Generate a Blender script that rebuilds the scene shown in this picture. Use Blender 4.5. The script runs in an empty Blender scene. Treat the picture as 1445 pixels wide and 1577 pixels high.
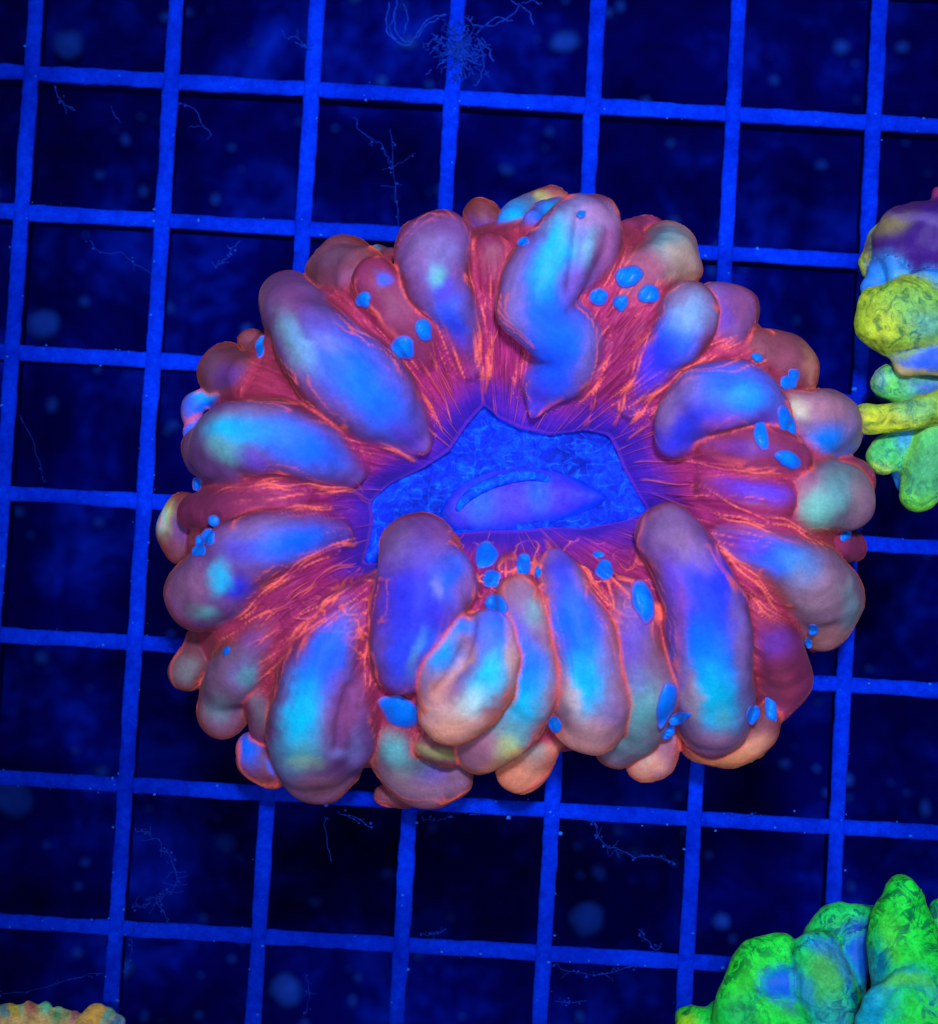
import bpy, math, random
import numpy as np
from mathutils import Matrix, Vector

random.seed(7)
rng = np.random.default_rng(7)
K = 15.0e-3 / 218.4           # metres for one photo pixel at the height of the grid (15 mm grid pitch)
DP = 5087.0                   # camera distance, in the same pixels (0.35 m)
TILT = 0.06
SC = bpy.context.scene
COL = SC.collection

# ------------------------------------------------------------------ camera
CT, ST = math.cos(TILT), math.sin(TILT)
RC = np.array([[1, 0, 0], [0, CT, -ST], [0, ST, CT]])
CAM = RC @ np.array([0, 0, DP])
cam_data = bpy.data.cameras.new("camera")
cam = bpy.data.objects.new("camera", cam_data)
COL.objects.link(cam)
cam.location = Vector(CAM * K)
cam.rotation_euler = (TILT, 0, 0)
cam_data.lens = 36 * DP / 1577.0
cam_data.sensor_width = 36
cam_data.clip_start = 0.01
cam_data.clip_end = 20
cam_data.dof.use_dof = True
cam_data.dof.focus_distance = (DP - 190) * K
cam_data.dof.aperture_fstop = 30
SC.camera = cam

# ------------------------------------------------------------------ world and lamps (reef tank, blue lamps overhead, two added fills)
world = bpy.data.worlds.new("World")
SC.world = world
world.use_nodes = True
bg = world.node_tree.nodes["Background"]
bg.inputs[0].default_value = (0.30, 0.36, 1.0, 1)
bg.inputs[1].default_value = 0.07

def spot_lamp(name, loc, target, half_deg, soft, power, color):
    """one lensed spot lamp aimed at a target"""
    d = bpy.data.lights.new(name, 'SPOT')
    d.spot_size = math.radians(2 * half_deg); d.spot_blend = 1.0
    d.shadow_soft_size = soft; d.energy = power; d.color = color
    o = bpy.data.objects.new(name, d)
    COL.objects.link(o)
    o.location = loc
    o.rotation_euler = (Vector(target) - Vector(loc)).to_track_quat('-Z', 'Y').to_euler()
    return o
spot_lamp("lamp_main", (0.03, 0.10, 0.60), (0.014, 0.026, 0.0), 9.3, 0.030, 19.5, (0.80, 0.84, 1.0))
spot_lamp("lamp_front", (-0.05, -0.16, 0.60), (0.004, -0.004, 0.02), 7.0, 0.03, 6.8, (0.80, 0.84, 1.0))
spot_lamp("fill_green_coral", (0.12, -0.01, 0.55), (0.046, -0.058, 0.012), 4.0, 0.02, 5.6, (0.80, 0.84, 1.0))  # added fill spot that only brightens the green coral
spot_lamp("fill_ribbed_coral", (-0.10, -0.03, 0.50), (-0.0475, -0.0585, 0.005), 2.2, 0.02, 9.0, (0.80, 0.84, 1.0))  # invented narrow fill, put in to lift the dim ribbed coral

SC.view_settings.view_transform = 'Standard'
SC.view_settings.look = 'None'
SC.view_settings.exposure = 0.0
SC.view_settings.gamma = 1.0
SC.render.engine = 'CYCLES'
SC.cycles.max_bounces = 6
SC.cycles.diffuse_bounces = 3
SC.cycles.use_denoising = True

# ------------------------------------------------------------------ helpers
def unproj(px, py, z=0.0):
    """photo pixel + height (pixel units) -> place x, y (pixel units)"""
    px = np.asarray(px, float); py = np.asarray(py, float); z = np.asarray(z, float)
    d0 = px - 722.5
    dy = -(py - 788.5)
    d1 = CT * dy + ST * DP
    d2 = ST * dy - CT * DP
    t = (z - CAM[2]) / d2
    return CAM[0] + t * d0, CAM[1] + t * d1

def proj(x, y, z):
    X = x - CAM[0]; Y = y - CAM[1]; Z = z - CAM[2]
    yc = CT * Y + ST * Z
    zc = -ST * Y + CT * Z
    s = DP / -zc
    return 722.5 + X * s, 788.5 - yc * s

def lin(c):
    c = np.asarray(c, float) / 255.0
    return np.where(c <= 0.04045, c / 12.92, ((c + 0.055) / 1.055) ** 2.4)

def sstep(a, b, x):
    t = np.clip((x - a) / (b - a), 0, 1)
    return t * t * (3 - 2 * t)

def hash3(i, j, k):
    n = (i * 374761393 + j * 668265263 + k * 2147483647 + 1013904223) & 0xffffffff
    n = ((n ^ (n >> 13)) * 1274126177) & 0xffffffff
    n = ((n ^ (n >> 16)) * 2246822519) & 0xffffffff
    return ((n ^ (n >> 15)) & 0xffff) / 65535.0

def vnoise(x, y, z=None):
    """value noise, -1..1"""
    x = np.asarray(x, float); y = np.asarray(y, float)
    z = np.zeros_like(x) if z is None else np.asarray(z, float)
    i = np.floor(x).astype(np.int64); j = np.floor(y).astype(np.int64); k = np.floor(z).astype(np.int64)
    u = x - i; v = y - j; w = z - k
    u = u * u * (3 - 2 * u); v = v * v * (3 - 2 * v); w = w * w * (3 - 2 * w)
    r = 0
    for a in (0, 1):
        for b in (0, 1):
            for c in (0, 1):
                r = r + hash3(i + a, j + b, k + c) * (u if a else 1 - u) * (v if b else 1 - v) * (w if c else 1 - w)
    return r * 2 - 1

def fbm(x, y, z=None, o=3):
    r = 0; a = 1.0
    for q in range(o):
        s = 2.0 ** q
        r = r + a * vnoise(x * s + 17 * q, y * s + 5 * q, None if z is None else z * s + 3 * q); a *= 0.5
    return r

def make_mesh(name, V, F, mat, parent=None, cols=None, smooth=True, attrs=None):
    """V in pixel units (place), F list of quads/tris as an array; one mesh object"""
    F = np.asarray(F, np.int32)
    V = np.asarray(V, float) * K
    me = bpy.data.meshes.new(name)
    n, m = len(V), len(F)
    k = F.shape[1]
    me.vertices.add(n)
    org = np.zeros(3)
    if parent is not None:
        p = parent
        while p is not None:
            org += np.array(p.location); p = p.parent
    me.vertices.foreach_set("co", (V - org).astype(np.float32).ravel())
    me.loops.add(m * k)
    me.loops.foreach_set("vertex_index", F.ravel())
    me.polygons.add(m)
    me.polygons.foreach_set("loop_start", np.arange(0, m * k, k, dtype=np.int32))
    me.polygons.foreach_set("loop_total", np.full(m, k, np.int32))
    me.update(calc_edges=True)
    me.validate()
    if smooth:
        me.polygons.foreach_set("use_smooth", np.ones(len(me.polygons), bool))
    if cols is not None and len(me.vertices) == n:
        a = me.attributes.new("tint", 'FLOAT_COLOR', 'POINT')
        c4 = np.ones((n, 4), np.float32); c4[:, :3] = cols
        a.data.foreach_set("color", c4.ravel())
    me.materials.append(mat)
    o = bpy.data.objects.new(name, me)
    COL.objects.link(o)
    if parent is not None:
        o.parent = parent
    return o

def empty(name, x, y, z, label, cat, group=None):
    o = bpy.data.objects.new(name, None)
    o.empty_display_size = 0.005
    COL.objects.link(o)
    o.location = (x * K, y * K, z * K)
    o["label"] = label; o["category"] = cat
    if group: o["group"] = group
    return o

def tag(o, label=None, cat=None, group=None, kind=None):
    for k_, v in (("label", label), ("category", cat), ("group", group), ("kind", kind)):
        if v: o[k_] = v
    return o

def catmull(P, n):
    P = np.asarray(P, float)
    Q = np.vstack([2 * P[0] - P[1], P, 2 * P[-1] - P[-2]])
    out = []
    for i in range(1, len(Q) - 2):
        t = np.linspace(0, 1, n, endpoint=False)[:, None]
        a, b, c, d = Q[i - 1], Q[i], Q[i + 1], Q[i + 2]
        out.append(0.5 * (2 * b + (c - a) * t + (2 * a - 5 * b + 4 * c - d) * t ** 2 + (3 * b - a - 3 * c + d) * t ** 3))
    out.append(P[-1:])
    return np.vstack(out)

def surface_nets(f, org, h):
    s = f < 0
    nx, ny, nz = f.shape
    acc = np.zeros((nx - 1, ny - 1, nz - 1, 3)); cnt = np.zeros((nx - 1, ny - 1, nz - 1))
    def sl(a, o):
        n = (nx, ny, nz)
        return a[tuple(slice(o[q], n[q] - 1 + o[q]) for q in range(3))]
    for ax in range(3):
        others = [q for q in range(3) if q != ax]
        for p in (0, 1):
            for q in (0, 1):
                o0 = [0, 0, 0]; o0[others[0]] = p; o0[others[1]] = q
                o1 = list(o0); o1[ax] = 1
                a, b = sl(f, o0), sl(f, o1)
                m = (a < 0) != (b < 0)
                t = np.where(m, a / np.where(m, a - b, 1), 0)
                cnt += m
                for w in range(3):
                    acc[..., w] += np.where(m, t if w == ax else o0[w], 0)
    act = cnt > 0
    idx = np.full(act.shape, -1, np.int64)
    idx[act] = np.arange(act.sum())
    ijk = np.argwhere(act)
    V = (acc[act] / cnt[act][:, None] + ijk) * h + org
    Fs = []; Es = []
    for ax in range(3):
        a = [slice(None)] * 3; b = [slice(None)] * 3
        a[ax] = slice(0, -1); b[ax] = slice(1, None)
        ch = s[tuple(a)] != s[tuple(b)]
        inside = s[tuple(a)]
        e = np.argwhere(ch)
        u, v = [(1, 2), (2, 0), (0, 1)][ax]
        ok = (e[:, u] > 0) & (e[:, v] > 0) & (e[:, u] < idx.shape[u]) & (e[:, v] < idx.shape[v]) & (e[:, ax] < idx.shape[ax])
        e = e[ok]
        ins = inside[tuple(e.T)]
        def cell(du, dv):
            c = e.copy(); c[:, u] += du; c[:, v] += dv
            return idx[tuple(c.T)]
        q = np.stack([cell(-1, -1), cell(0, -1), cell(0, 0), cell(-1, 0)], 1)
        q[~ins] = q[~ins][:, ::-1]
        Fs.append(q); Es.append(e)
    F = np.vstack(Fs); E = np.vstack(Es)
    ok = (F >= 0).all(1)
    return V, F[ok], E[ok]

def compact(V, F, *arrs):
    used = np.zeros(len(V), bool); used[F.ravel()] = True
    mp = np.cumsum(used) - 1
    return (V[used], mp[F]) + tuple(a[used] for a in arrs)

def smin(a, b, k):
    h = np.clip(0.5 + 0.5 * (b - a) / k, 0, 1)
    return b + (a - b) * h - k * h * (1 - h)

# ------------------------------------------------------------------ materials
def new_mat(name):
    m = bpy.data.materials.new(name); m.use_nodes = True
    nt = m.node_tree
    return m, nt, nt.nodes["Principled BSDF"]

def N(nt, kind, **kw):
    n = nt.nodes.new(kind)
    for a, b in kw.items():
        setattr(n, a, b)
    return n

def obj_noise(nt, scale, detail=4, rough=0.6, dist=0.0, stretch=None):
    tc = N(nt, "ShaderNodeTexCoord")
    mp = N(nt, "ShaderNodeMapping")
    if stretch: mp.inputs["Scale"].default_value = stretch
    nt.links.new(tc.outputs["Object"], mp.inputs["Vector"])
    n = N(nt, "ShaderNodeTexNoise")
    n.inputs["Scale"].default_value = scale; n.inputs["Detail"].default_value = detail
    n.inputs["Roughness"].default_value = rough; n.inputs["Distortion"].default_value = dist
    nt.links.new(mp.outputs["Vector"], n.inputs["Vector"])
    return n

def ramp(nt, src, stops):
    r = N(nt, "ShaderNodeValToRGB")
    e = r.color_ramp.elements
    while len(e) < len(stops): e.new(0.5)
    for q, (p, c) in zip(e, stops):
        q.position = p; q.color = (*c, 1)
    nt.links.new(src, r.inputs["Fac"])
    return r

def mixc(nt, mode, fac, a, b):
    m = N(nt, "ShaderNodeMix", data_type='RGBA', blend_type=mode)
    for sock, v in ((m.inputs[0], fac), (m.inputs[6], a), (m.inputs[7], b)):
        if isinstance(v, bpy.types.NodeSocket): nt.links.new(v, sock)
        elif isinstance(v, (int, float)): sock.default_value = v
        else: sock.default_value = (*v, 1)
    return m.outputs[2]

def bump(nt, bsdf, srcs):
    last = None
    for src, strength, dist in srcs:
        b = N(nt, "ShaderNodeBump")
        b.inputs["Strength"].default_value = strength; b.inputs["Distance"].default_value = dist
        nt.links.new(src, b.inputs["Height"])
        if last: nt.links.new(last, b.inputs["Normal"])
        last = b.outputs["Normal"]
    nt.links.new(last, bsdf.inputs["Normal"])

def tissue(name, rough=0.5, sss=0.18, sheen=0.06, sheen_tint=(1, 0.45, 0.35), grain=0.10, spots=None, bscale=1600, bstr=0.12):
    m, nt, b = new_mat(name)
    at = N(nt, "ShaderNodeAttribute", attribute_name="tint")
    n1 = obj_noise(nt, 900, 6, 0.65)
    r1 = ramp(nt, n1.outputs["Fac"], [(0.3, (1 - grain,) * 3), (0.7, (1 + grain,) * 3)])
    c = mixc(nt, 'MULTIPLY', 1.0, at.outputs["Color"], r1.outputs["Color"])
    n2 = obj_noise(nt, bscale * 2.2, 4, 0.7)
    r2 = ramp(nt, n2.outputs["Fac"], [(0.3, (0.86,) * 3), (0.7, (1.14,) * 3)])
    c = mixc(nt, 'MULTIPLY', 1.0, c, r2.outputs["Color"])
    if spots:
        c = spots(nt, c)
    nt.links.new(c, b.inputs["Base Color"])
    b.inputs["Roughness"].default_value = rough
    b.inputs["Specular IOR Level"].default_value = 0.12
    b.inputs["Subsurface Weight"].default_value = sss
    b.inputs["Subsurface Radius"].default_value = (1.0, 0.6, 0.5)
    b.inputs["Subsurface Scale"].default_value = 0.0012
    b.inputs["Sheen Weight"].default_value = sheen
    b.inputs["Sheen Roughness"].default_value = 0.35
    b.inputs["Sheen Tint"].default_value = (*sheen_tint, 1)
    n3 = obj_noise(nt, bscale, 5, 0.6)
    n4 = obj_noise(nt, 330, 3, 0.5, 0.6)
    bump(nt, b, [(n4.outputs["Fac"], 0.05, 0.0012), (n3.outputs["Fac"], bstr, 0.0004)])
    return m

M_TISSUE = tissue("coral_tissue")
M_BLISTER = tissue("blister_skin", sheen=0.05, sheen_tint=(0.4, 0.6, 1), grain=0.10, rough=0.35, bstr=0.06)

def disc_spots(nt, c):
    n = obj_noise(nt, 700, 9, 0.75, 0.6)
    r = ramp(nt, n.outputs["Fac"], [(0.30, (0.35, 0.35, 0.60)), (0.48, (0.6, 0.8, 0.95)), (0.58, (0.9, 2.0, 1.35)), (0.70, (0.6, 1.0, 1.05))])
    return mixc(nt, 'MULTIPLY', 1.0, c, r.outputs["Color"])
M_DISC = tissue("oral_disc_skin", rough=0.8, sheen=0.0, sheen_tint=(0.3, 0.4, 1), spots=disc_spots, sss=0.1, bscale=700, bstr=0.5)

M_MOUTH = tissue("mouth_skin", sheen=0.08, sheen_tint=(0.4, 0.4, 1), grain=0.25, bscale=900, bstr=0.3)

def squiggle(dark, lo, hi, scale):
    def f(nt, c):
        n = obj_noise(nt, scale, 7, 0.66, 2.2)
        r = ramp(nt, n.outputs["Fac"], [(lo, (1, 1, 1)), (hi, dark)])
        big = obj_noise(nt, scale * 0.22, 3, 0.5)
        rb = ramp(nt, big.outputs["Fac"], [(0.34, (0, 0, 0)), (0.50, (1, 1, 1))])
        d = mixc(nt, 'MIX', rb.outputs["Color"], (1, 1, 1), r.outputs["Color"])
        return mixc(nt, 'MULTIPLY', 1.0, c, d)
    return f
M_GREEN = tissue("green_tissue", sheen=0.15, sheen_tint=(0.5, 1, 0.3), spots=squiggle((0.08, 0.30, 0.9), 0.48, 0.57, 420), bstr=0.5, grain=0.35)
M_YELLOW = tissue("yellow_green_tissue", sheen=0.15, sheen_tint=(0.8, 1, 0.3), spots=squiggle((0.28, 0.45, 1.0), 0.47, 0.62, 520), bstr=0.5, grain=0.35)
M_SPECK = tissue("speckled_tissue", sheen=0.1, sheen_tint=(1, 0.9, 0.4), grain=0.5, bstr=0.4)

def simple(name, color, rough=0.7, noise=None, bmp=None, spec=0.3):
    m, nt, b = new_mat(name)
    b.inputs["Roughness"].default_value = rough
    b.inputs["Specular IOR Level"].default_value = spec
    if noise:
        sc, amt = noise
        n = obj_noise(nt, sc, 7, 0.7)
        r = ramp(nt, n.outputs["Fac"], [(0.28, tuple(v * (1 - amt) for v in color)), (0.72, tuple(min(1, v * (1 + amt)) for v in color))])
        nt.links.new(r.outputs["Color"], b.inputs["Base Color"])
    else:
        b.inputs["Base Color"].default_value = (*color, 1)
    if bmp:
        n = obj_noise(nt, bmp[0], 6, 0.7)
        bump(nt, b, [(n.outputs["Fac"], bmp[1], bmp[2])])
    return m

def bar_material():
    m, nt, b = new_mat("grid_plastic")
    n = obj_noise(nt, 1500, 8, 0.75)
    big = obj_noise(nt, 110, 6, 0.68)
    r = ramp(nt, n.outputs["Fac"], [(0.25, (0.0006, 0.014, 0.50)), (0.5, (0.0007, 0.028, 0.74)), (0.78, (0.002, 0.055, 0.92))])
    rb = ramp(nt, big.outputs["Fac"], [(0.32, (0.45, 0.40, 0.55)), (0.62, (1.1, 1.15, 1.05))])
    c = mixc(nt, 'MULTIPLY', 1.0, r.outputs["Color"], rb.outputs["Color"])
    nt.links.new(c, b.inputs["Base Color"])
    b.inputs["Roughness"].default_value = 0.9
    b.inputs["Specular IOR Level"].default_value = 0.0
    b.inputs["Specular Tint"].default_value = (0.1, 0.3, 1, 1)
    n2 = obj_noise(nt, 2600, 5, 0.7)
    bump(nt, b, [(n2.outputs["Fac"], 0.5, 0.0003)])
    return m
M_BAR = bar_material()

def floor_material():
    m, nt, b = new_mat("tank_floor_film")
    n = obj_noise(nt, 60, 9, 0.78, 0.3)
    r = ramp(nt, n.outputs["Fac"], [(0.36, (0.0005, 0.0003, 0.045)), (0.51, (0.0006, 0.001, 0.11)), (0.63, (0.0008, 0.010, 0.36)), (0.76, (0.001, 0.040, 0.85))])
    nt.links.new(r.outputs["Color"], b.inputs["Base Color"])
    b.inputs["Roughness"].default_value = 0.9
    b.inputs["Specular IOR Level"].default_value = 0.0
    return m
M_FLOOR = floor_material()
M_ALGAE = simple("algae_film", (0.0015, 0.035, 0.45), 0.8, (1800, 0.5), spec=0.1)
M_DEBRIS = simple("debris_grain", (0.003, 0.04, 0.42), 0.8, (900, 0.4), spec=0.1)
M_SPECKLE = simple("speck", (0.01, 0.14, 0.95), 0.6, (900, 0.3), spec=0.2)
M_STONE = simple("coral_skeleton", (0.02, 0.06, 0.35), 0.9, (600, 0.5), (500, 0.6, 0.001), spec=0.1)

# ------------------------------------------------------------------ setting: tank floor far below the grid
zf = -1500.0
gx = np.linspace(-14000, 14000, 90); gy = np.linspace(-14000, 14000, 90)
X, Y = np.meshgrid(gx, gy, indexing='ij')
Z = zf + 25 * fbm(X / 500, Y / 500)
V = np.stack([X, Y, Z], -1).reshape(-1, 3)
ii, jj = np.meshgrid(np.arange(89), np.arange(89), indexing='ij')
q0 = (ii * 90 + jj).ravel()
F = np.stack([q0, q0 + 90, q0 + 91, q0 + 1], 1)
tag(make_mesh("tank_floor", V, F, M_FLOOR), kind="structure")

# ------------------------------------------------------------------ the egg-crate grid: each bar a part
GO = np.array([-680.38, 684.19]); GE = np.array([218.06, -12.89]); GP = np.hypot(*GE)
EX = GE / GP; EY = np.array([EX[1], -EX[0]])       # EY runs down the picture
BAR_D = 95.0
grid = empty("egg_crate_grid", 0, 0, -BAR_D, "blue-lit square egg-crate grid that carries the corals", "grid")

def bar_mesh(a, b, top, wid, seed):
    a = np.array(a, float); b = np.array(b, float)
    L = np.hypot(*(b - a)); t = (b - a) / L; nrm = np.array([-t[1], t[0]])
    n = int(L / 9)
    prof = [(-0.30, -BAR_D), (-0.44, -14), (-0.50, -4), (-0.42, -0.6), (0.0, 0.0), (0.42, -0.6), (0.50, -4), (0.44, -14), (0.30, -BAR_D)]
    s = np.linspace(0, L, n)
    V = []
    for k, (o, z) in enumerate(prof):
        amp = 1.3 if abs(o) > 0.4 else 0.5
        j = amp * (vnoise(s / 14 + 31 * k, s * 0 + seed * 7.7) + 0.6 * vnoise(s / 60, s * 0 + seed * 3.3 + k // 4))
        off = o * wid * (1 + 0.05 * vnoise(s / 120, s * 0 + seed)) + j
        P = a[None] + t[None] * s[:, None] + nrm[None] * off[:, None]
        zz = z + top + 0.6 * vnoise(s / 20, s * 0 + 5 * k + seed)
        V.append(np.column_stack([P, zz]))
    m = len(prof)
    V = np.vstack(V)
    F = []
    i = np.arange(n - 1)
    for k in range(m):
        k2 = (k + 1) % m
        F.append(np.stack([k * n + i, k * n + i + 1, k2 * n + i + 1, k2 * n + i], 1))
    return V, np.vstack(F)

for i in range(-1, 9):
    p = GO + EX * GP * i
    V, F = bar_mesh(p - EY * GP * 1.6, p + EY * GP * 8.5, 0.0, 24.5, i + 20)
    make_mesh("bar", V, F, M_BAR, grid)
for j in range(-1, 9):
    p = GO + EY * GP * j
    V, F = bar_mesh(p - EX * GP * 1.6, p + EX * GP * 8.7, -3.0, 24.5, j + 50)
    make_mesh("bar", V, F, M_BAR, grid)

# ------------------------------------------------------------------ the main coral
COLS = dict(B=(0, 104, 255), D=(30, 50, 225), C=(0, 205, 255), T=(98, 178, 182), L=(125, 130, 205), O=(240, 165, 125),
            Y=(190, 215, 120), P=(95, 60, 200), M=(160, 60, 100), W=(142, 112, 158), N=(215, 135, 95), R=(235, 95, 85), G=(60, 60, 170))
GAIN = np.array([0.95, 0.95, 1.0])
def alb(c):
    return np.clip(lin(c) * GAIN, 0.002, 0.95)

BC = (775.0, 745.0)
Z_DISC, Z_CREST, Z_OUT = 225.0, 350.0, 120.0
DISC_PX = [(745, 620), (768, 640), (800, 656), (850, 667), (905, 660), (940, 668), (952, 690), (962, 718), (985, 760), (1002, 787), (965, 803), (900, 815), (850, 814),
           (800, 820), (740, 820), (690, 825), (645, 840), (600, 868), (556, 870), (566, 835), (572, 800), (568, 772), (598, 744), (650, 719), (690, 692), (718, 650)]
OUT_PX = [(745, 345), (830, 325), (900, 318), (1010, 360), (1080, 440), (1150, 470), (1235, 560), (1300, 680), (1315, 800), (1290, 930), (1230, 1040), (1150, 1125), (1000, 1150), (850, 1170),
          (650, 1195), (480, 1190), (380, 1120), (310, 1040), (285, 940), (275, 830), (300, 720), (320, 600), (420, 480), (520, 410), (640, 375)]
CX, CY = [float(v) for v in unproj(*BC, 260.0)]

def radial(pts, z):
    P = np.array(pts, float)
    P = np.vstack([P, P[:1]])
    Q = []
    for a, b in zip(P[:-1], P[1:]):
        t = np.linspace(0, 1, 24, endpoint=False)[:, None]
        Q.append(a + (b - a) * t)
    Q = np.vstack(Q)
    x, y = unproj(Q[:, 0], Q[:, 1], z)
    th = np.arctan2(y - CY, x - CX); r = np.hypot(x - CX, y - CY)
    o = np.argsort(th)
    return th[o], r[o]
TD, RD_ = radial(DISC_PX, Z_DISC)
TO, RO_ = radial(OUT_PX, Z_OUT)
TT = np.linspace(-math.pi, math.pi, 1441)
RDT = np.interp(TT, TD, RD_, period=2 * math.pi)
ROT = np.interp(TT, TO, RO_, period=2 * math.pi)
def smooth_per(a, w):
    k = np.ones(w) / w
    return np.convolve(np.concatenate([a[-w - 1:-1], a, a[1:w + 1]]), k, 'same')[w:-w]
RDT = smooth_per(RDT, 13); ROT = smooth_per(ROT, 45) * 0.975
def rd(t): return np.interp(t, TT, RDT, period=2 * math.pi)
def ro(t): return np.interp(t, TT, ROT, period=2 * math.pi)
def s_crest(t): return 0.50 + 0.24 * np.sin(t)

def profile(s, th):
    sc = s_crest(th)
    a = np.clip(s / sc, 0, 1)
    zin = Z_DISC + 8 * (1 - np.exp(-s / 0.018)) + (Z_CREST - Z_DISC - 8) * (1 - (1 - a) ** 1.7)
    b = np.clip((s - sc) / (1 - sc), 0, 1)
    zo = Z_OUT + (Z_CREST - Z_OUT) * np.sqrt(np.clip(1 - b ** 1.8, 0, 1))
    z = np.where(s < sc, zin, zo)
    und = 9 * vnoise(np.cos(th) * 5.5 + 9, np.sin(th) * 5.5 + 9, s * 1.6) + 6 * vnoise(np.cos(th) * 11 + 40, np.sin(th) * 11, s * 2.5)
    return z + und * sstep(0, 0.2, s) * (1 - sstep(0.9, 1.0, s))

def body_h(x, y):
    th = np.arctan2(y - CY, x - CX); r = np.hypot(x - CX, y - CY)
    s = (r - rd(th)) / (ro(th) - rd(th))
    z = profile(np.clip(s, 0, 1), th)
    z = np.where(s < 0, Z_DISC - 55 * sstep(0, -0.05, s), z)
    return z, s

bx, by = unproj(*BC, 0)
coral = empty("fleshy_coral", float(bx), float(by), 0, "large round fleshy coral with orange-red folds, blue-topped puffy lobes and a blue mouth", "coral")
coral["group"] = "corals on the grid"

# --- folded body (mantle) as a closed polar sheet
NT, NS = 2200, 250
th = np.linspace(-math.pi, math.pi, NT, endpoint=False)
s = np.linspace(0, 1, NS) ** 0.96
S, T = np.meshgrid(s, th, indexing='ij')
ridge = np.zeros((NS, NT))
RDg, ROg = rd(th), ro(th)
rad = RDg[None] + S * (ROg - RDg)[None]
def add_ridge(tc, s0, s1, amp, w):
    """tc: theta of the ridge at every s row"""
    en = sstep(s0, s0 + 0.06, s) * (1 - sstep(s1 - 0.12, s1, s)) if s0 > 0 else (1 - sstep(s1 - 0.12, s1, s))
    rows = np.nonzero(en > 0.01)[0]
    if len(rows) == 0: return
    cc = np.round((tc[rows] + math.pi) / (2 * math.pi) * NT).astype(int)
    win = np.arange(-34, 35)
    C = (cc[:, None] + win[None]) % NT
    dth = (C / NT * 2 * math.pi - math.pi) - tc[rows][:, None]
    dth = (dth + math.pi) % (2 * math.pi) - math.pi
    d = dth * rad[rows[:, None], C]
    prof = np.exp(-np.abs(d / w) ** 1.5) * amp * en[rows][:, None] * (0.75 + 0.35 * np.sin(s[rows] * 23 + tc[rows] * 50))[:, None]
    cur = ridge[rows[:, None], C]
    ridge[rows[:, None], C] = np.maximum(cur, prof) + 0.25 * np.minimum(cur, prof)

for k in range(250):
    t0 = rng.uniform(-math.pi, math.pi)
    s0 = rng.choice([0.0, rng.uniform(0.0, 0.35), rng.uniform(0.1, 0.6)])
    s1 = min(1.0, s0 + rng.uniform(0.45, 1.0))
    dr = rng.normal(0, 0.06); f1, f2 = rng.uniform(4, 9), rng.uniform(12, 24); p1, p2 = rng.uniform(0, 6.3, 2)
    tc = t0 + dr * (s - s0) + 0.010 * np.sin(f1 * s + p1) + 0.0035 * np.sin(f2 * s + p2)
    add_ridge(tc, s0, s1, rng.uniform(1.2, 5.8), rng.uniform(0.8, 1.5))
# fold lines read off the photograph
FOLDS = [[(745, 625), (743, 570), (738, 510), (728, 440), (722, 400)], [(742, 615), (735, 540), (718, 480), (700, 440)], [(748, 615), (756, 540), (775, 490)],
         [(700, 660), (690, 630), (680, 590), (668, 545), (660, 500)], [(690, 680), (660, 620), (640, 590)], [(650, 715), (600, 690), (570, 675)],
         [(570, 765), (540, 740), (490, 720), (440, 735), (380, 748)], [(572, 772), (540, 755), (460, 748), (360, 752), (310, 775)], [(566, 790), (520, 780), (450, 783), (380, 795)],
         [(560, 835), (500, 845), (440, 885), (390, 930), (350, 965)], [(556, 865), (500, 880), (470, 910), (420, 940), (390, 960)], [(558, 868), (500, 930), (460, 970), (430, 1000)],
         [(945, 670), (960, 620), (985, 560), (1010, 500)], [(950, 675), (985, 640), (1030, 590), (1100, 550), (1150, 520)], [(955, 690), (1000, 650), (1060, 580)],
         [(905, 660), (915, 620), (930, 570), (940, 540)], [(965, 715), (1020, 710), (1080, 715), (1150, 730), (1200, 725), (1220, 745)],
         [(975, 740), (1040, 745), (1090, 755), (1150, 790), (1220, 815), (1270, 840)], [(985, 755), (1060, 780), (1140, 805), (1210, 825)], [(1000, 790), (1120, 860), (1190, 930), (1215, 955)],
         [(1000, 795), (1130, 900), (1200, 960), (1240, 990)], [(590, 865), (570, 930), (565, 1000), (560, 1080)], [(600, 865), (578, 940), (572, 1020)]]
for f in FOLDS:
    P = catmull([(a, b) for a, b in f], 12)
    for rep in range(2):
        zz = np.full(len(P), 280.0)
        for _ in range(3):
            x, y = unproj(P[:, 0], P[:, 1], zz); zz, ss = body_h(x, y)
        t_ = np.unwrap(np.arctan2(y - CY, x - CX)); o = np.argsort(ss)
        tc = np.interp(s, ss[o], t_[o]) + rep * 0.016 + 0.006 * np.sin(s * 30 + rep)
        add_ridge(tc, max(0.0, ss.min()), min(1.0, ss.max()), 7.5 - 3 * rep, 1.5)
# short crumpled wrinkles where the tissue rolls over the near rim
botw = sstep(-0.35, -0.75, np.sin(T)) * (1 - sstep(0.45, 0.7, S)) * sstep(0.02, 0.08, S)
wx = np.cos(T) * rad; wy = np.sin(T) * rad
wr = 1 - np.abs(vnoise(wx / 24 + 0.5 * vnoise(wx / 30, wy / 30), wy / 12 + 0.7 * vnoise(wx / 26 + 8, wy / 26)))
ridge = np.maximum(ridge, botw * 7.5 * np.clip((wr - 0.80) / 0.20, 0, 1) ** 1.3)
wr2 = 1 - np.abs(vnoise(T * 58 + 0.8 * vnoise(wx / 40, wy / 40), S * 4.0 + 3))
ridge = np.maximum(ridge, 2.2 * np.clip((wr2 - 0.84) / 0.16, 0, 1) ** 1.2 * sstep(0.02, 0.1, S))
fl1 = np.abs(vnoise(T * 17 + 0.9 * vnoise(wx / 70, wy / 70), S * 2.2 + 7)); fl2 = np.abs(vnoise(T * 37 + 0.9 * vnoise(wx / 45, wy / 45 + 3), S * 3.0))
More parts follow.
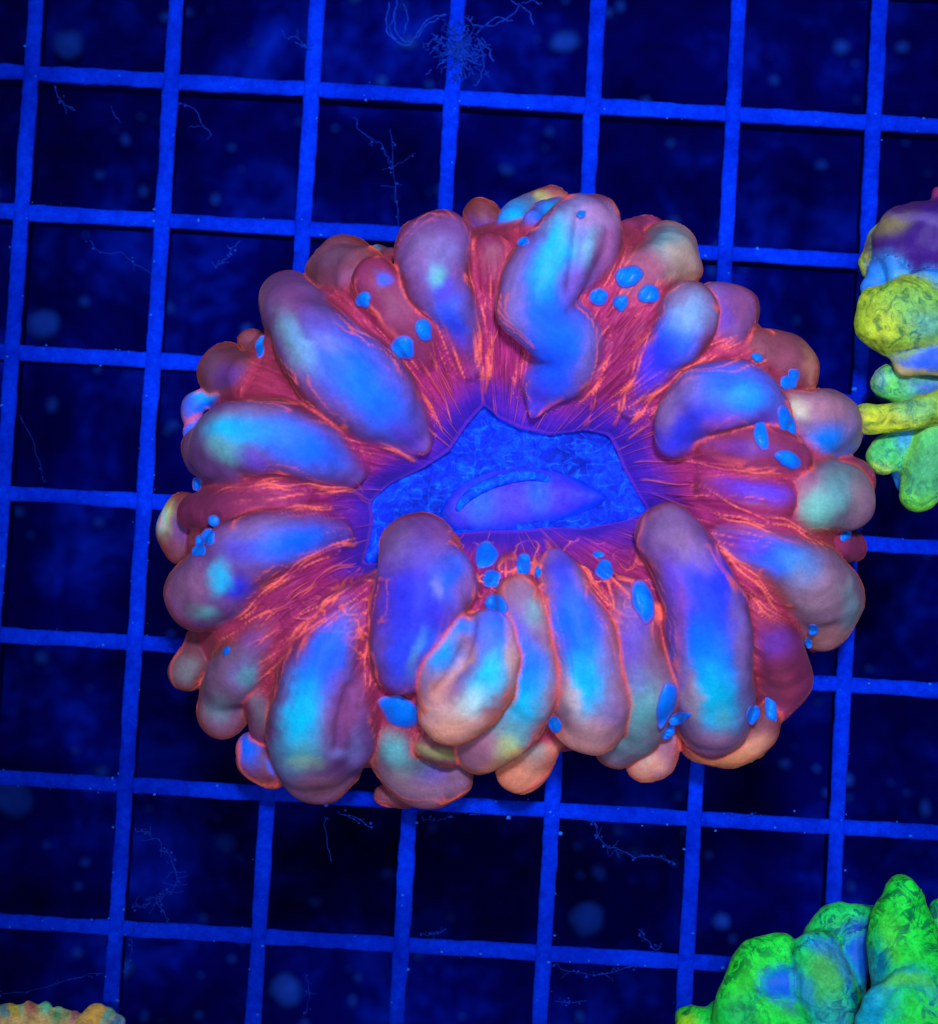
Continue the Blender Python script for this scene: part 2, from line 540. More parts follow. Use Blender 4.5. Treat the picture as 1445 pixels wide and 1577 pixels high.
folds = (13 * (fl1 - 0.3) + 7 * (fl2 - 0.3)) * sstep(0.03, 0.22, S) * (1 - sstep(0.88, 1.0, S))
ridge = ridge * 1.3 + np.maximum(folds, -6)
Zb = profile(S, T) + ridge * (1 - 0.5 * sstep(0.85, 1, S))
rr = rad.copy()
Xb = CX + rr * np.cos(T); Yb = CY + rr * np.sin(T)
# colours of the body
PXb, PYb = proj(Xb, Yb, Zb)
tone = 0.5 + 0.5 * fbm(Xb / 60, Yb / 60, Zb / 60)
c_in, c_mid, c_out = alb((76, 37, 184)), alb((154, 42, 106)), alb((170, 54, 84))
w1 = sstep(0.0, 0.25, S + 0.10 * (tone - 0.5))[..., None]; w2 = sstep(0.35, 0.95, S)[..., None]
cb = c_in * (1 - w1) + c_mid * w1
cb = cb * (1 - w2) + c_out * w2
cb = cb * (0.78 + 0.44 * tone[..., None])
streak = 0.6 * vnoise(T * 130 + 2 * vnoise(wx / 50, wy / 50), S * 5) + 0.4 * vnoise(T * 320, S * 9)
cb = cb * (1 + 0.22 * streak[..., None])
lines = np.clip((ridge - np.maximum(folds, -6)) / 1.3, 0, 20)
rg = 0.9 * sstep(1.2, 6.0, lines)[..., None]
hue = (0.5 + 0.5 * vnoise(wx / 45 + 3, wy / 45))[..., None]
rgc = (alb((252, 112, 98)) * hue + alb((205, 66, 84)) * (1 - hue)) * (0.45 + 0.55 * sstep(0.0, 0.2, S))[..., None] + alb((190, 80, 170)) * (0.55 - 0.55 * sstep(0.0, 0.2, S))[..., None]
cb = cb * (1 - 0.9 * rg) + rgc * 0.9 * rg
edge = (1 - sstep(0.0, 0.009, S))[..., None]
cb = cb * (1 - 0.7 * edge) + alb((120, 60, 215)) * 0.7 * edge
# underside rows down to the grid
rows = []; crow = []
for dr_, dz_ in ((14, -34), (4, -22), (-2.5, -11), (-3.5, -4)):
    r_ = rad[0] + dr_
    rows.append(np.stack([CX + r_ * np.cos(th), CY + r_ * np.sin(th), Zb[0] + dz_], -1)[None]); crow.append(cb[:1])
rows.append(np.stack([Xb, Yb, Zb], -1)); crow.append(cb)
for q in np.linspace(0.1, 1, 9):
    r_ = rad[-1] * (1 - 0.36 * q ** 1.3); z_ = Z_OUT * (1 - q) + 0.0 * q + 6 * np.sin(9 * th + 6 * q)*q*(1-q)
    rows.append(np.stack([CX + r_ * np.cos(th), CY + r_ * np.sin(th), z_], -1)[None])
    crow.append(np.broadcast_to(alb((150, 80, 80)), (1, NT, 3)))
VB = np.concatenate(rows, 0); CB = np.concatenate(crow, 0)
nr = VB.shape[0]
i, j = np.meshgrid(np.arange(nr - 1), np.arange(NT), indexing='ij')
j2 = (j + 1) % NT
FB = np.stack([i * NT + j, (i + 1) * NT + j, (i + 1) * NT + j2, i * NT + j2], -1).reshape(-1, 4)
make_mesh("folded_mantle", VB.reshape(-1, 3), FB, M_TISSUE, coral, CB.reshape(-1, 3))

# --- oral disc and mouth
NRd, NTd = 200, 560
td = np.linspace(-math.pi, math.pi, NTd, endpoint=False)
u = np.linspace(0.0, 1.0, NRd)
U, TDg = np.meshgrid(u, td, indexing='ij')
Rg = U * (rd(td) + 9)[None]
Xd = CX + Rg * np.cos(TDg); Yd = CY + Rg * np.sin(TDg)
mcx, mcy = [float(v) for v in unproj(812, 772, Z_DISC)]
ca, sa = math.cos(math.radians(7)), math.sin(math.radians(7))
mu = ((Xd - mcx) * ca + (Yd - mcy) * sa) / 175.0; mv = (-(Xd - mcx) * sa + (Yd - mcy) * ca) / 52.0
mound = np.exp(-(mu ** 2 + mv ** 2) * 0.9)
Zd = Z_DISC - 16 - 18 * (1 - U ** 4) + 2.5 * vnoise(TDg * 16 + 2 * U, U * 3) * U ** 2 - 6 * (1 - U) + 26 * mound + 3.5 * fbm(Xd / 42, Yd / 42) * (1 - U ** 6) + 3.2 * (1 - np.abs(vnoise(Xd / 22 + vnoise(Xd / 30, Yd / 30), Yd / 22))) * (1 - U ** 6) + 4.6 * (1 - np.abs(fbm(Xd / 17 + 0.8 * vnoise(Xd / 18, Yd / 18), Yd / 17, None, 2))) * (1 - U ** 8) * (1 - np.clip(1.5 * mound, 0, 1))
tn = fbm(Xd / 50 + 3, Yd / 50)[..., None]
cd = alb((2, 46, 200)) * (1 + 0.35 * tn)
bl = sstep(0.75, 1.0, U)[..., None]
cd = cd * (1 - 0.5 * bl) + alb((5, 35, 200)) * 0.5 * bl
vein = np.clip((1 - np.abs(fbm(Xd / 17 + 0.8 * vnoise(Xd / 18, Yd / 18), Yd / 17, None, 2)) - 0.75) / 0.25, 0, 1)[..., None]
cd = cd * (1 - 0.6 * vein) + alb((4, 88, 245)) * 0.6 * vein
be = sstep(0.93, 1.0, U)[..., None]
cd = cd * (1 - 0.6 * be) + alb((62, 38, 190)) * 0.6 * be
cd = np.clip(cd, 0.001, 0.95)
i, j = np.meshgrid(np.arange(NRd - 1), np.arange(NTd), indexing='ij'); j2 = (j + 1) % NTd
FD = np.stack([i * NTd + j, (i + 1) * NTd + j, (i + 1) * NTd + j2, i * NTd + j2], -1).reshape(-1, 4)
disc = make_mesh("oral_disc", np.stack([Xd, Yd, Zd], -1).reshape(-1, 3), FD, M_DISC, coral, cd.reshape(-1, 3))
# mouth: a purple lens of tissue with a rolled blue lip above it
nu, nv = 90, 36
uu = np.linspace(-1, 1, nu); vv = np.linspace(-1, 1, nv)
UU, VV = np.meshgrid(uu, vv, indexing='ij')
half = 46 * np.sqrt(np.clip(1 - UU ** 2, 0, 1)) ** 1.25 * (1 - 0.25 * UU)
lx = UU * 124; ly = VV * half + 12 * (1 - UU ** 2)
Xm = mcx - 6 + lx * ca - ly * sa; Ym = mcy - 8 + lx * sa + ly * ca
Zm = Z_DISC - 13 + 15 * np.sqrt(np.clip(1 - UU ** 2, 0, 1)) * (1 - np.abs(VV) ** 2.2) + 0.9 * fbm(lx / 14, ly / 30) - 3.5 * np.exp(-((lx - 28) / 13) ** 2) * sstep(-0.4, 0.2, VV)
tm = 0.5 + 0.5 * fbm(lx / 16, ly / 60)[..., None]
cm = alb((66, 50, 205)) * (0.75 + 0.4 * tm)
for (px0, a0, c0) in ((26, 18, 'B'), (-62, 24, 'B'), (80, 40, (60, 40, 225))):
    w = np.exp(-((lx - px0) / a0) ** 2 - ((VV - 0.15) / 0.8) ** 2)[..., None]
    cm = cm * (1 - 0.75 * w) + alb(COLS[c0] if isinstance(c0, str) else c0) * 0.75 * w
eb = np.clip(sstep(0.45, 0.95, np.abs(VV)) * np.where(VV < 0, 1, 0.6) + sstep(0.4, 1.0, UU) + sstep(0.8, 1.0, -UU), 0, 1)[..., None]
cm = cm * (1 - eb) + alb((6, 50, 212)) * eb
i, j = np.meshgrid(np.arange(nu - 1), np.arange(nv - 1), indexing='ij'); q0 = i * nv + j
FM = np.stack([q0, q0 + nv, q0 + nv + 1, q0 + 1], -1).reshape(-1, 4)
make_mesh("mouth", np.stack([Xm, Ym, Zm], -1).reshape(-1, 3), FM, M_MOUTH, disc, cm.reshape(-1, 3))

def tube(P, R, nseg=14, ends=True):
    """P (n,3), R (n,) -> verts, quads of a round tube"""
    P = np.asarray(P, float); n = len(P)
    t = np.gradient(P, axis=0); t /= np.linalg.norm(t, axis=1)[:, None] + 1e-9
    up = np.where(np.abs(t[:, 2:3]) > 0.9, np.array([[1.0, 0, 0]]), np.array([[0, 0, 1.0]]))
    a = np.cross(t, up); a /= np.linalg.norm(a, axis=1)[:, None] + 1e-9
    b = np.cross(a, t)
    an = np.linspace(0, 2 * math.pi, nseg, endpoint=False)
    ring = P[:, None] + R[:, None, None] * (a[:, None] * np.cos(an)[None, :, None] + b[:, None] * np.sin(an)[None, :, None])
    i, j = np.meshgrid(np.arange(n - 1), np.arange(nseg), indexing='ij'); j2 = (j + 1) % nseg
    F = np.stack([i * nseg + j, i * nseg + j2, (i + 1) * nseg + j2, (i + 1) * nseg + j], -1).reshape(-1, 4)
    return ring.reshape(-1, 3), F

lip = catmull([(702, 790), (716, 768), (746, 748), (788, 734), (826, 732), (856, 742)], 14)
lxw, lyw = unproj(lip[:, 0], lip[:, 1], Z_DISC + 18)
tl = np.linspace(0, 1, len(lip))
Rl = 2 + 6.5 * np.sin(np.pi * np.clip(tl * 0.94 + 0.05, 0, 1)) ** 0.6 + 0.35 * vnoise(tl * 40, tl * 0)
VL, FL = tube(np.column_stack([lxw, lyw, Z_DISC + 2 - 14 * np.abs(2 * tl - 1) ** 3]), Rl)
cl = alb((8, 84, 250)) * (0.9 + 0.25 * np.repeat(vnoise(tl * 40, tl * 0), 14))[:, None]
make_mesh("lip", VL, FL, M_DISC, disc, np.clip(cl, 0.001, 0.95))

# --- puffy lobes: spine points (px, py, radius[, height above the mantle]) and patches of pigment and painted highlights (px, py, a, b, turn, colour, amount)
REG = []      # (object, world verts, px, py) of everything a blister can sit on

def lin_up(a, old, new, axis):
    i = np.clip(np.searchsorted(old, new) - 1, 0, len(old) - 2)
    t = ((new - old[i]) / (old[i + 1] - old[i])).astype(np.float32)
    sh = [1, 1, 1]; sh[axis] = -1; t = t.reshape(sh)
    return np.take(a, i, axis) * (1 - t) + np.take(a, i + 1, axis) * t

def grid_noise(ax, scale, seed, step=7.0):
    """smooth noise on a lattice, worked out coarsely and interpolated"""
    cs = [np.arange(a[0], a[-1] + step * 1.01, step) for a in ax]
    G = np.meshgrid(*cs, indexing='ij')
    n = vnoise(G[0] / scale + seed, G[1] / scale + seed * 0.37, G[2] / scale).astype(np.float32)
    for q in range(3): n = lin_up(n, cs[q], ax[q], q)
    return n

def box3(f):
    for a_ in range(3):
        g_ = np.cumsum(np.concatenate([np.take(f, [0] * 3, a_), f, np.take(f, [-1] * 2, a_)], a_), axis=a_, dtype=np.float64)
        n_ = f.shape[a_]
        f = ((np.take(g_, np.arange(5, n_ + 5), a_) - np.take(g_, np.arange(0, n_), a_)) / 5).astype(np.float32)
    return f

class Skin:
    """one continuous skin over many swollen lobes; every lobe's stretch of it becomes a part"""
    def __init__(self, parent, h, k_lobe, kb=0.0, hfun=None, reg=False):
        self.parent, self.h, self.kl, self.kb, self.hfun, self.reg, self.L = parent, h, k_lobe, kb, hfun, reg, []

    def add(self, spine, patches=(), pal=None, mat=None, lift=0.30, fz=0.82, warp=9.0, noise=2.6, zabs=None, grooves=(), name="lobe", more=()):
        Cs, rs_, segs, n0 = [], [], [], 0
        for one in (spine,) + tuple(more):
            sp = np.array([p[:3] for p in one], float)
            if len(sp) == 1: sp = np.vstack([sp, sp + [2, 2, 0]])
            dz = np.array([(p[3] if len(p) > 3 else lift * p[2]) for p in one], float)
            if len(dz) == 1: dz = np.repeat(dz, 2)
            sp = catmull(np.column_stack([sp, dz]), 7)
            sp[:, 2] = np.maximum(sp[:, 2], 3)
            z = np.full(len(sp), 250.0)
            for _ in range(4):
                x, y = unproj(sp[:, 0], sp[:, 1], z)
                if zabs is None:
                    hb, sb = self.hfun(x, y); hb = np.maximum(hb, np.where(sb < 0.3, Z_DISC + 60, 0))
                    z = Z_OUT + 45 + (hb - Z_OUT - 45) * (1 - sstep(0.90, 1.06, sb)) + sp[:, 3] * 0.75
                else:
                    z = zabs + sp[:, 3]
            if zabs is None: z = z - 0.5 * sp[:, 2] * (1 - sstep(0.22, 0.75, sp[:, 2] / sp[:, 2].max()))
            z = np.convolve(np.concatenate([z[:1]] * 4 + [z] + [z[-1:]] * 4), np.ones(9) / 9, 'valid')
            x, y = unproj(sp[:, 0], sp[:, 1], z)
            Cs.append(np.column_stack([x, y, z])); rs_.append(sp[:, 2] * (1.06 if zabs is None else 1.0) * (CAM[2] - z) / DP)
            segs += [(n0 + i_, n0 + i_ + 1) for i_ in range(len(sp) - 1)]; n0 += len(sp)
        self.L.append(dict(C=np.vstack(Cs), r=np.concatenate(rs_), segs=segs, patches=patches, pal=pal, mat=mat or M_TISSUE, fz=fz, warp=warp, noise=noise,
                           grooves=grooves, name=name, seed=len(self.L) * 11.3))

    def finish(self):
        h, kl, kb = self.h, self.kl, self.kb
        m = 14 + kl + kb
        for L in self.L:
            L['lo'] = np.floor(((L['C'] - L['r'][:, None]).min(0) - m) / h).astype(int)
            L['hi'] = np.ceil(((L['C'] + L['r'][:, None]).max(0) + m) / h).astype(int) + 1
        lo = np.min([L['lo'] for L in self.L], 0); hi = np.max([L['hi'] for L in self.L], 0)
        n = hi - lo
        G = np.full(n, 1e3, np.float32); best = np.full(n, 1e3, np.float32); sec = np.full(n, 1e3, np.float32); own = np.full(n, -1, np.int16); own2 = own.copy()
        for q, L in enumerate(self.L):
            sl = tuple(slice(a, b) for a, b in zip(L['lo'] - lo, L['hi'] - lo))
            ax = [(np.arange(a, b) * h) for a, b in zip(L['lo'], L['hi'])]
            L['sl'], L['ax'] = sl, ax
            wa = L['warp'] * min(1.0, L['r'].max() / 45)
            A1 = grid_noise(ax, 62, L['seed']); A2 = grid_noise(ax, 62, L['seed'] + 40)
            X = (ax[0][:, None, None] + wa * A1).astype(np.float32); Y = (ax[1][None, :, None] + wa * A2).astype(np.float32)
            Zz = ax[2].astype(np.float32)
            f = np.full(A1.shape, 1e9, np.float32)
            iz = np.float32(1 / L['fz'])
            C_ = L['C'].astype(np.float32); r_ = L['r'].astype(np.float32)
            for i0, i1 in L['segs']:
                c, e_ = C_[i0], C_[i1] - C_[i0]
                ez = e_[2] * iz; ll = e_[0] ** 2 + e_[1] ** 2 + ez ** 2 + 1e-6
                dx = X - c[0]; dy = Y - c[1]; dz_ = ((Zz - c[2]) * iz)[None, None]
                t = dx * (e_[0] / ll); t += dy * (e_[1] / ll); t += dz_ * (ez / ll)
                np.clip(t, 0, 1, out=t)
                d = (dx - t * e_[0]) ** 2; d += (dy - t * e_[1]) ** 2; d += (dz_ - t * ez) ** 2
                np.sqrt(d, out=d); d -= r_[i0] + t * (r_[i1] - r_[i0])
                np.minimum(f, d, out=f)
            f = box3(box3(f))
            f += L['noise'] * (A1 * A2 * 1.2 + grid_noise(ax, 30, L['seed'] + 7))
            if not self.kb: f += 1.6 * grid_noise(ax, 13, L['seed'] + 3, 4.0)
            b = best[sl]; s2 = sec[sl]; o = own[sl]
            win = f < b
            own2[sl] = np.where(win, o, np.where(f < s2, q, own2[sl]))
            sec[sl] = np.where(win, b, np.minimum(s2, f)); best[sl] = np.where(win, f, b); own[sl] = np.where(win, q, o)
            G[sl] = smin(G[sl], f, kl).astype(np.float32)
        for q, L in enumerate(self.L):
            self.mesh(q, L, G[L['sl']], best[L['sl']], sec[L['sl']], own[L['sl']], own2[L['sl']])

    def body_dist(self, x, y, z):
        hb, sb = self.hfun(x, y)
        r_ = np.hypot(x - CX, y - CY) - ro(np.arctan2(y - CY, x - CX))
        return hb, sb, r_

    def mesh(self, q_id, L, G, best, sec, own, own2):
        h, kb = self.h, self.kb
        ax = L['ax']; org = np.array([a[0] for a in ax])
        g = G
        if kb > 0:
            gx, gy = np.meshgrid(ax[0], ax[1], indexing='ij')
            hb, sb, ex = self.body_dist(gx, gy, 0)
            fi = (ax[2][None, None] - hb[:, :, None]) * 0.75 + 1.0
            fo = np.sqrt(np.maximum(ex, 0)[:, :, None] ** 2 + np.maximum(ax[2] - Z_OUT, 0)[None, None] ** 2 * 0.5) + 1.0
            fb = np.where((sb < 1)[:, :, None], fi, fo).astype(np.float32)
            g = smin(G, fb, kb)
        V, F, E = surface_nets(g, org, h)
        oe = own[tuple(E.T)]
        keep = oe == q_id
        if kb > 0: keep &= best[tuple(E.T)] < 0.93 * kb
        F = F[keep]
        if len(F) == 0: return
        V, F = compact(V, F)
        ijk = np.clip(np.round((V - org) / h).astype(int), 0, np.array(g.shape) - 1)
        gi = G[tuple(ijk.T)]; seam = np.clip(sec[tuple(ijk.T)] - best[tuple(ijk.T)], 0, 60)
        fn = np.cross(V[F[:, 2]] - V[F[:, 0]], V[F[:, 3]] - V[F[:, 1]])
        nm = np.zeros_like(V)
        for q in range(4):
            for w_ in range(3): nm[:, w_] += np.bincount(F[:, q], fn[:, w_], len(V))
        nm /= np.linalg.norm(nm, axis=1)[:, None] + 1e-9
        C, r, fz, seed = L['C'], L['r'], L['fz'], L['seed']
        ni = ((V[:, None, :2] - C[None, :, :2]) ** 2).sum(-1).argmin(1)
        q = np.clip((V[:, 2] - C[ni, 2]) / (r[ni] * fz + 1e-6), -1, 1)
        tg = np.gradient(C, axis=0); tg /= np.linalg.norm(tg, axis=1)[:, None] + 1e-9
        along = np.concatenate([[0], np.cumsum(np.linalg.norm(np.diff(C, axis=0), axis=1))])[ni]
        lat = (V[:, 0] - C[ni, 0]) * -tg[ni, 1] + (V[:, 1] - C[ni, 1]) * tg[ni, 0]
        phi = np.arctan2(lat, V[:, 2] - C[ni, 2] + 0.2 * r[ni])
        al = along + (V[:, 0] - C[ni, 0]) * tg[ni, 0] + (V[:, 1] - C[ni, 1]) * tg[ni, 1]
        sf = sstep(1.0, 9.0, seam)
        wk = 1 - np.abs(vnoise(phi * r[ni] / 11 + seed + 0.9 * vnoise(al / 24, phi * 2 + seed), al / 80 + seed))
        wk = np.clip((wk - 0.80) / 0.20, 0, 1) ** 1.3
        flank = sstep(0.5, 1.0, np.abs(phi)) * sstep(-0.1, 0.2, nm[:, 2])
        main = self.hfun is not None
        bl = np.ones(len(V)); rs_ = np.zeros(len(V))
        if main:
            hb, sb, ex = self.body_dist(V[:, 0], V[:, 1], 0)
            fbv = np.where(sb < 1, (V[:, 2] - hb) * 0.75 + 1, np.hypot(np.maximum(ex, 0), 0.7 * np.maximum(V[:, 2] - Z_OUT, 0)) + 1)
            bl = np.clip(0.5 + 0.5 * (fbv - gi) / kb, 0, 1)
            th_ = np.arctan2(V[:, 1] - CY, V[:, 0] - CX)
            jr = np.round((th_ + math.pi) / (2 * math.pi) * NT).astype(int) % NT
            ir = np.clip(np.searchsorted(s, np.clip(sb, 0, 1)), 0, NS - 1)
            rs_ = ridge[ir, jr] * (sb < 1.0); ln_ = lines[ir, jr] * (sb < 1.0)
            bodyc = cb[ir, jr]
        wr_ = (1 - sstep(0.25, 1.0, bl)) * (1 - 0.6 * sstep(0.8, 1, bl))
        fw = wk * (0.9 * flank) * sf * sstep(0.5, 0.9, bl)
        V = V + nm * (1.8 * fw)[:, None]
        V[:, 2] += rs_ * wr_
        PX, PY = proj(V[:, 0], V[:, 1], V[:, 2])
        for (gpts, gw, gd) in L['grooves']:
            GG = catmull(gpts, 10); dg = np.full(len(V), 1e9)
            for aa, bb in zip(GG[:-1], GG[1:]):
                ab = bb - aa; tt_ = np.clip(((PX - aa[0]) * ab[0] + (PY - aa[1]) * ab[1]) / (ab @ ab + 1e-9), 0, 1)
                dg = np.minimum(dg, np.hypot(PX - aa[0] - tt_ * ab[0], PY - aa[1] - tt_ * ab[1]))
            V = V - nm * (gd * np.exp(-(dg / gw) ** 2) * sstep(-0.2, 0.2, nm[:, 2]) * sf)[:, None]
        pal = L['pal'] or ((200, 72, 66), (122, 44, 72), (114, 70, 138))
        e_, fk, tp = [alb(c) for c in pal]
        mott = fbm(V[:, 0] / 34 + seed, V[:, 1] / 34, V[:, 2] / 34)[:, None]
        w = sstep(0.25, 0.92, q + 0.12 * mott[:, 0])[:, None]
        c = (fk * (1 - w) + tp * w) * (1 + 0.13 * mott)
        e = (1 - sstep(-0.35, 0.02, q))[:, None]
        c = c * (1 - 0.85 * e) + e_ * 0.85 * e
        if main:
            rimw = (np.exp(-((q - 0.06 - 0.04 * mott[:, 0]) / 0.07) ** 2) * 0.65 * sstep(0.6, 0.95, bl))[:, None]
            c = c * (1 - rimw) + alb((244, 112, 98)) * rimw
        wob = 7 * vnoise(V[:, 0] / 26 + 9, V[:, 1] / 26) + 3.5 * vnoise(V[:, 0] / 9, V[:, 1] / 9 + 4)
        for (px, py, a, b, ang, col, amt) in L['patches']:
            an = math.radians(ang); dx = PX - px; dy = PY - py
            e1 = (dx * math.cos(an) + dy * math.sin(an) + wob) / a; e2 = (-dx * math.sin(an) + dy * math.cos(an) + wob * 0.6) / b
            w = amt * np.exp(-(e1 ** 2 + e2 ** 2) ** 1.5 * 0.55) * sstep(-0.25, 0.15, q)
            c = c * (1 - w[:, None]) + alb(COLS[col] if isinstance(col, str) else col) * w[:, None]
        if not main:
            o2 = own2[tuple(ijk.T)]
            tops = np.array([alb(l_['pal'][2]) if l_['pal'] else alb((150, 94, 130)) for l_ in self.L] + [tp])
            ws = (0.5 * np.exp(-(seam / (9.0 if self.kl > 5 else 2.5)) ** 2) * (o2 >= 0))[:, None]
            c = c * (1 - ws) + tops[o2] * ws
        if main:
            # fine grain that follows the lobe's length
            gr = 0.6 * vnoise(phi * r[ni] / 4.2 + seed, al / 26) + 0.4 * vnoise(phi * r[ni] / 8, al / 10 + seed)
            c = c * (1 + 0.15 * gr[:, None])
            ow = np.clip(fw * 1.6, 0, 1)[:, None]
            c = c * (1 - 0.8 * ow) + alb((246, 100, 92)) * 0.8 * ow
            wb = (1 - sstep(0.35, 0.98, bl))[:, None]
            c = c * (1 - wb) + bodyc * wb
            rl = (sstep(1.0, 4.0, ln_) * np.clip(wr_ * 1.4, 0, 1))[:, None]
            c = c * (1 - 0.9 * rl) + alb((250, 108, 96)) * 0.9 * rl
            cr = (np.exp(-(seam / 4.0) ** 2) * sstep(0.5, 0.9, bl) * sstep(-0.3, 0.2, q))[:, None]
            c = c * (1 - 0.75 * cr) + alb((238, 92, 90)) * 0.75 * cr
        o = make_mesh(L['name'], V, F, L['mat'], self.parent, np.clip(c, 0.001, 0.95))
        if self.reg: REG.append((o, V, PX, PY))

TAN = ((205, 92, 70), (142, 70, 72), (128, 90, 124))
BRN = ((195, 85, 62), (134, 56, 50), (122, 62, 80))
WRM = ((226, 108, 74), (180, 86, 70), (152, 98, 124))
RED = ((205, 76, 78), (136, 38, 66), (130, 48, 92))
SKIN = Skin(coral, 2.7, 5.0, 28.0, body_h, True)
L_ = lambda *a, **kw: SKIN.add(a[0], a[1] if len(a) > 1 else (), **kw)

# outer balls behind the rim first, then the big lobes
L_([(747, 338, 34, 10)], [(740, 350, 22, 14, 0, 'P', .35)], pal=BRN)
L_([(757, 385, 27, 2), (760, 420, 20, -4)], [(757, 392, 14, 14, 0, (150, 95, 120), .6)], pal=RED)
L_([(580, 386, 13, 5), (602, 398, 14, 2)], [(572, 381, 8, 5, 0, 'C', .9)], pal=BRN)
L_([(790, 343, 25, 34), (818, 318, 25, 34), (852, 308, 19, 30), (866, 316, 16, 26)], [(792, 338, 30, 26, 0, 'B', 1), (800, 325, 26, 18, -30, 'C', .5), (858, 318, 22, 18, 0, 'N', .7), (838, 306, 10, 8, 0, 'Y', .5)], pal=BRN)
L_([(822, 340, 18, 36), (850, 325, 21, 40), (864, 322, 17, 40)], [(845, 327, 34, 20, -20, 'B', 1), (852, 318, 20, 9, -15, 'C', .5)], pal=BRN)
L_([(530, 418, 54, 14), (515, 420, 44, 8), (555, 425, 42, 12)], [(540, 432, 30, 18, 10, (150, 85, 135), .6), (510, 395, 24, 14, -20, 'W', .35)], pal=BRN)
L_([(580, 432, 34, 20), (604, 462, 33, 18), (624, 492, 30, 14), (645, 518, 28, 12), (650, 545, 18, 2)], [(590, 430, 10, 9, 0, 'B', .8), (620, 470, 20, 30, 30, (160, 85, 125), .6)], pal=RED)
L_([(655, 392, 46, 26), (685, 378, 46, 28), (668, 420, 48, 22), (682, 458, 40, 16), (702, 494, 30, 8), (722, 530, 18, 0), (734, 565, 10, -4)],
   [(690, 472, 20, 52, -25, 'B', .75), (684, 450, 14, 18, 0, 'P', .7), (671, 420, 12, 14, 20, 'T', .9), (680, 385, 28, 22, 0, 'L', .45), (650, 385, 18, 30, 30, 'W', .35), (705, 510, 14, 30, -30, 'D', .6)])
L_([(385, 526, 22, -10)], pal=BRN)
L_([(346, 572, 43, 8), (375, 580, 30, 8)], [(352, 580, 24, 20, 0, 'P', .4), (325, 560, 14, 20, 0, 'W', .25)], pal=BRN)
L_([(292, 648, 12, 20), (300, 625, 17, 24), (325, 612, 15, 24), (342, 610, 10, 20)], [(310, 620, 34, 26, -20, 'B', 1), (318, 606, 20, 8, -10, 'C', .5)], pal=BRN)
L_([(296, 668, 13, 20), (303, 645, 13, 22)], [(297, 655, 16, 28, 20, 'B', 1)], pal=BRN)
L_([(442, 458, 44, 22), (458, 495, 52, 26), (500, 545, 62, 26), (552, 595, 64, 22), (600, 640, 46, 10), (632, 668, 26, 0), (655, 690, 14, -8)],
   [(535, 560, 62, 42, 45, 'B', .95), (590, 630, 50, 34, 50, 'B', .9), (560, 600, 36, 22, 45, (20, 120, 255), .7), (452, 522, 18, 44, -28, 'T', .6), (464, 530, 10, 36, -30, (120, 165, 225), .6), (505, 525, 26, 12, 20, 'L', .5), (440, 455, 24, 22, 0, (140, 75, 130), .5), (625, 672, 26, 14, 40, 'P', .7)])
L_([(315, 695, 36, 20), (360, 682, 58, 24), (415, 675, 60, 22), (468, 684, 52, 16), (512, 704, 34, 6), (545, 730, 16, -4)],
   [(475, 692, 62, 27, 22, 'B', .95), (440, 672, 40, 26, 10, (20, 110, 255), .8), (356, 660, 38, 19, 5, 'C', 1), (348, 690, 26, 16, 20, 'T', .85), (395, 660, 40, 20, 0, (40, 140, 240), .7), (380, 632, 40, 12, -5, 'W', .4), (385, 705, 26, 12, 30, 'P', .6)])
L_([(280, 785, 27, -4), (268, 815, 27, -6), (276, 848, 24, -8)], [(254, 795, 10, 22, 10, 'Y', .8), (249, 800, 6, 16, 10, 'C', .7), (285, 812, 22, 20, 0, 'P', .35)], pal=BRN)
L_([(300, 790, 28, -4), (350, 782, 30, -4), (410, 772, 24, -6), (460, 770, 16, -8)], [], pal=RED)
L_([(312, 918, 52, 14), (345, 882, 58, 26), (395, 842, 50, 26), (445, 826, 38, 16), (490, 824, 24, 6), (530, 826, 12, -2)],
   [(440, 836, 66, 26, -8, 'B', .95), (490, 832, 40, 16, 0, 'B', .8), (364, 905, 22, 17, 20, 'D', .85), (336, 890, 14, 22, 10, 'C', .85), (378, 850, 20, 16, 0, 'P', .5), (312, 942, 22, 10, 15, 'T', .9), (400, 815, 44, 16, -12, 'W', .45), (290, 905, 26, 36, 0, (178, 122, 150), .5)])
L_([(294, 1032, 32, 0), (304, 1000, 22, -2), (305, 985, 20, 0)], [(285, 1030, 20, 20, 0, 'T', .3)], pal=BRN)
L_([(345, 1094, 42, 4), (350, 1060, 40, 14), (370, 1020, 37, 12), (392, 990, 27, 4), (410, 965, 16, -2)],
   [(375, 1035, 20, 24, 20, 'L', .6), (380, 1040, 10, 16, 0, 'T', .7), (335, 1088, 16, 18, 0, 'T', .4), (395, 985, 20, 16, 0, 'P', .4)], pal=TAN)
L_([(392, 1148, 27, 0), (402, 1170, 34, -6), (422, 1182, 30, -8), (445, 1160, 34, 0)], [(382, 1148, 15, 28, -18, 'B', 1), (426, 1184, 7, 16, -40, 'B', .8)], pal=BRN)
L_([(400, 1065, 26, 0), (412, 1105, 30, 0), (418, 1135, 26, -4)], [(405, 1095, 14, 30, -10, 'T', .3)], pal=RED)
